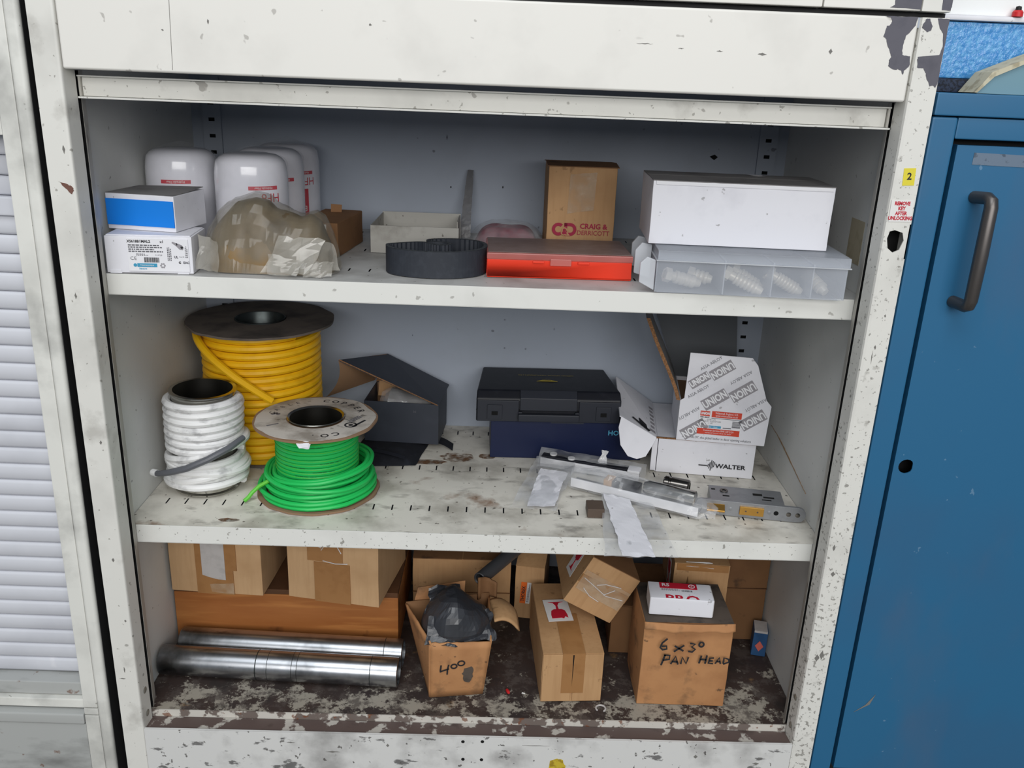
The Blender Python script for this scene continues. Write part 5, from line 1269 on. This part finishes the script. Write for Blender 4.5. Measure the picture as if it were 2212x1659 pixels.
# fragile carton in front
def long_carton(name, label, loc, rz, rot=None, seed=1):
    t = box_thing(name, label, 'carton', loc[:2], rz, loc[2], .0930, .1900, .0870, 'card', amp=.0006, bulge=.0008, seed=seed, rot=rot)
    MB().panel([(.0008, -.0006, .0874), (.0922, -.0006, .0874), (.0922, .189, .0882), (.0008, .189, .0882)], .0010).build('top_flap', 'card', t)
    MB().box(.0010, .0445, -.0022, -.0004, .003, .0860).build('front_flap', 'card', t, bevel=.0004); MB().box(.0480, .0920, -.0022, -.0004, .003, .0860).build('front_flap', 'card', t, bevel=.0004)
    return t
t = long_carton('fragile_carton', 'long brown carton with a red wine-glass label on top, standing at the front', (.1030, .0690, Z3), 3.4, seed=3)
MB().box(.0300, .0640, -.0028, -.0020, .0180, .0880).box(.0300, .0640, -.0026, .100, .0882, .0888).build('tape', 'brown_tape', t)
MB().prism([(.0455, .0860), (.0475, .0860), (.0462, .0300)], 'y', -.0031, -.0024).build('flap_gap', 'dark_hole', t)
glass_label(t, frame(TOP, (.0350, .1090, .0892), 4))
# tilted carton leaning on it
a = math.radians(29)
t = thing('tilted_carton', 'brown taped carton tipped on its edge between the fragile carton and the pen-marked one', 'carton', (.1360, .1480, Z3 + .1290), 0, rot=(0, a, math.radians(2)))
soft_box(.0870, .1650, .0880, .0006, .0008, 5, 8).build('body', 'card', t, bevel=.0012, angle=40)
MB().box(.001, .086, -.0020, -.0004, .0420, .0560).build('tape', 'brown_tape', t)
solidify(sheet([(.004, -.0026, .030), (.084, -.0026, .026), (.085, -.0026, .062), (.002, -.0026, .066)], 20, 10, .0008, 60, 5).build('clear_tape', 'clear_tape', t), .0002)
for pts in (((.006, .052), (.030, .046), (.052, .040), (.080, .046)), ((.014, .036), (.030, .028), (.048, .026)), ((.030, .050), (.042, .058), (.066, .064)), ((.048, .040), (.060, .056))):
    MB().tube([(x, -.0032, z_) for x, z_ in pts], .0006, 5).build('tape_crease', 'film_white', t)
MB().box(.002, .0850, .0, .165, .0876, .0888).build('top_flap', 'card_dark', t)
glass_label(t, frame(LEFT, (-.0014, .0480, .0520), 186), .036, .054)

# small old carton low down, carton resting on it, carton at the right wall
t = box_thing('old_carton', 'old brown carton half hidden behind the pen-marked 6 x 30 carton', 'carton', (.2210, .1960), -1.5, Z3, .1500, .1400, .0880, 'card_dark', amp=.0012, bulge=.001, seed=10)
MB().box(.003, .147, .002, .138, .0880, .0896).build('top_flap', 'card_dark', t)
t = box_thing('fragile_carton', 'brown carton with wine-glass label on its side, behind the small white box', 'carton', (.3170, .2010), -4.0, Z3 + .0898, .0880, .1300, .0800, 'card', amp=.0008, seed=11)
MB().panel([(.0, -.0005, .0806), (.088, -.0005, .0806), (.088, .130, .0814), (0, .130, .0814)], .001).build('top_flap', 'card', t)
MB().box(.004, .086, -.0016, -.0002, .0680, .0800).build('tape', 'brown_tape', t)
solidify(sheet([(.018, -.0018, .0760), (.062, -.0018, .0750), (.060, .004, .0818), (.018, .004, .0818)], 8, 5, .0010, 70, 3).build('clear_tape', 'film_white', t), .0002)
MB().prism([(.020, .030), (.026, .030), (.023, .058)], 'y', -.0018, -.0012).build('flap_gap', 'card_dark', t)
glass_label(t, frame(LEFT, (-.0012, .0420, .0400), 186), .036, .054)
t = box_thing('tall_carton', 'tall brown carton standing against the right inner wall', 'carton', (.4120, .2420), -.3, Z3, .0740, .1800, .1900, 'card_dark', amp=.001, bulge=.001, seed=12)
MB().box(.0, .074, -.0022, -.0006, .1010, .1020).build('fold_line', 'wood_dark', t); MB().box(.0010, .073, -.0022, -.0004, .1040, .1890).build('front_flap', 'card_dark', t, bevel=.0004)
MB().box(.0005, .0735, .0, .180, .1896, .1910).build('top_flap', 'card_dark', t)

# pen-marked carton and the small white box on it
t = box_thing('marked_carton', 'bulging brown carton hand-lettered 6 x 30 PAN HEAD, at the front right', 'carton', (.2500, .0700), .0, Z3, .1330, .1050, .1470, 'card_old', amp=.0012, bulge=.0055, seed=14)
MB().grid(lambda u, v: (.001 + .131 * u, -.003 + .107 * v, .1490 + .0024 * math.sin(u * PI) * math.sin(v * PI)), 10, 8).build('top_flap', 'card_top_dirty', t, smooth=True)
solidify(MB().grid(lambda u, v: (-.0005 + .134 * u, -.0070 - .0050 * math.sin(PI * u) * .9 + .0045 * v, .1490 - (1 - v) * (.010 + .008 * max(0, noise.noise(Vector((u * 5, 2, 0))) + .4 * math.exp(-((u - .5) / .12) ** 2)))), 26, 4).build('front_flap', 'card_old', t, smooth=True), .0022)
M = frame(FRONT, (.0260, -.0098, .1160), -2)
pen([[(.008, .010), (.001, .002), (-.001, -.006), (.003, -.010), (.009, -.008), (.008, -.003), (.001, -.004)], [(.020, -.002), (.034, -.010)], [(.034, .000), (.020, -.012)], [(.042, .004), (.050, .003), (.045, -.002), (.051, -.006), (.047, -.011), (.041, -.010)], circ(.0590, .0030, .0034, .0040)], .0028, t, M)
pen([[(.008, -.0180), (.004, -.0370)], [(.006, -.0190), (.015, -.0190), (.015, -.0260), (.006, -.0280)], [(.018, -.0340), (.024, -.0200), (.029, -.0340)], [(.020, -.0295), (.028, -.0295)], [(.033, -.0330), (.034, -.0210), (.041, -.0320), (.043, -.0200)]], .0028, t, M)
pen([[(.062, -.0160), (.060, -.0300)], [(.070, -.0150), (.069, -.0300)], [(.061, -.0230), (.070, -.0230)], [(.081, -.0190), (.075, -.0200), (.074, -.0290), (.081, -.0290)], [(.075, -.0245), (.080, -.0245)], [(.084, -.0290), (.089, -.0180), (.092, -.0290)], [(.086, -.0250), (.091, -.0250)], [(.096, -.0280), (.096, -.0180), (.103, -.0200), (.104, -.0250), (.096, -.0290)]], .0028, t, M)
t = box_thing('small_white_box', 'small white box with a red band and PRO lettering, on top of the pen-marked carton', 'box', (.2580, .0830), -4.0, Z3 + .1515, .0930, .0440, .0290, 'white_card', amp=.0003)
MB().box(-.0003, .0006, .001, .0435, .001, .0285).build('end_flap', 'white_gloss', t); MB().box(.0924, .0936, .001, .0435, .001, .0285).build('end_flap', 'paper_grey', t)
T_ = lambda x, y, r=0: frame(TOP, (x, y, .0292), r)
flat(rect(.0560, .0150), 'red_ink', t, 'printed_band', T_(.0440, .0350)); text('RS', .0110, 'white_gloss', t, frame(TOP, (.0250, .0355, .0297)), bold=.0003)
flat(ring_letter(0, .0038, .0050, 0, 360, 18), 'white_gloss', t, 'printed_mark', frame(TOP, (.0640, .0350, .0297))); text('6', .0060, 'white_gloss', t, frame(TOP, (.0640, .0350, .0297)))
lines(t, T_(.0320, .0235), .028, .006, 3, 'grey_ink', 5); flat(bars(12, .0160, .0040, 3), 'mid_ink', t, 'barcode', T_(.0560, .0220))
g = text_geo('PRO', .0250, 1.0, 'CENTER', .0007, 1.1)
bm = bmesh.new(); vv = [bm.verts.new(p) for p in g.v]
for f_ in g.f: bm.faces.new([vv[i] for i in f_])
bmesh.ops.bisect_plane(bm, geom=bm.verts[:] + bm.edges[:] + bm.faces[:], plane_co=(0, .0010, 0), plane_no=(0, -1, 0), clear_outer=True)
bm.verts.index_update()
g = MB().add([tuple(v.co) for v in bm.verts], [tuple(v.index for v in f_.verts) for f_ in bm.faces]); bm.free()
flat(g, 'red_ink', t, 'lettering', T_(.0470, .0002))
# small blue box by the wall
t = box_thing('small_blue_box', 'tiny worn blue carton with a salmon diamond, in the corner by the right wall', 'box', (.4600, .1990), -13.0, Z3, .0230, .0300, .0480, 'blue_small', amp=.0006)
MB().box(.001, .0220, -.0010, .030, .0450, .0488).build('top_flap', 'paper_grey', t)
flat(MB().prism([(0, .0100), (.0068, 0), (0, -.0100), (-.0068, 0)], 'z', 0, .0004), 'salmon_ink', t, 'printed_diamond', frame(FRONT, (.0115, -.0010, .0200)))
# bits on the floor
t = thing('wire_connector', 'tiny red wire connector lying on the rusty cabinet floor', 'connector', (.0540, .0880, Z3 + .0024), 0, rot=(math.radians(80), 0, .3))
MB().lathe([(0, -.005), (.0022, -.005), (.0026, -.001), (.0026, .003), (.0016, .005), (0, .005)], 14).build('cap', 'red_plastic', t, smooth=True)
MB().tube([(0, 0, -.005), (0, 0, -.009)], .0008, 6).build('pin', 'steel', t)
t = thing('washer', 'small pale open ring lying on the rusty floor before the front cartons', 'washer', (.1940, .0560, Z3))
MB().tube([(.0072 * math.cos(x), .0072 * math.sin(x), .0016) for x in [math.radians(-60 + 280 * i / 20) for i in range(21)]], .0014, 6).build('ring', 'paper_grey', t, smooth=True)
t = MB().panel([(.0750, .0865, Z3 + .0008), (.0800, .0850, Z3 + .0008), (.0808, .0862, Z3 + .0014), (.0760, .0882, Z3 + .0014)], .0006).build('paper_scrap', 'white_sticker')
tag(t, 'tiny white scrap on the rusty floor beside the front carton', 'scrap')
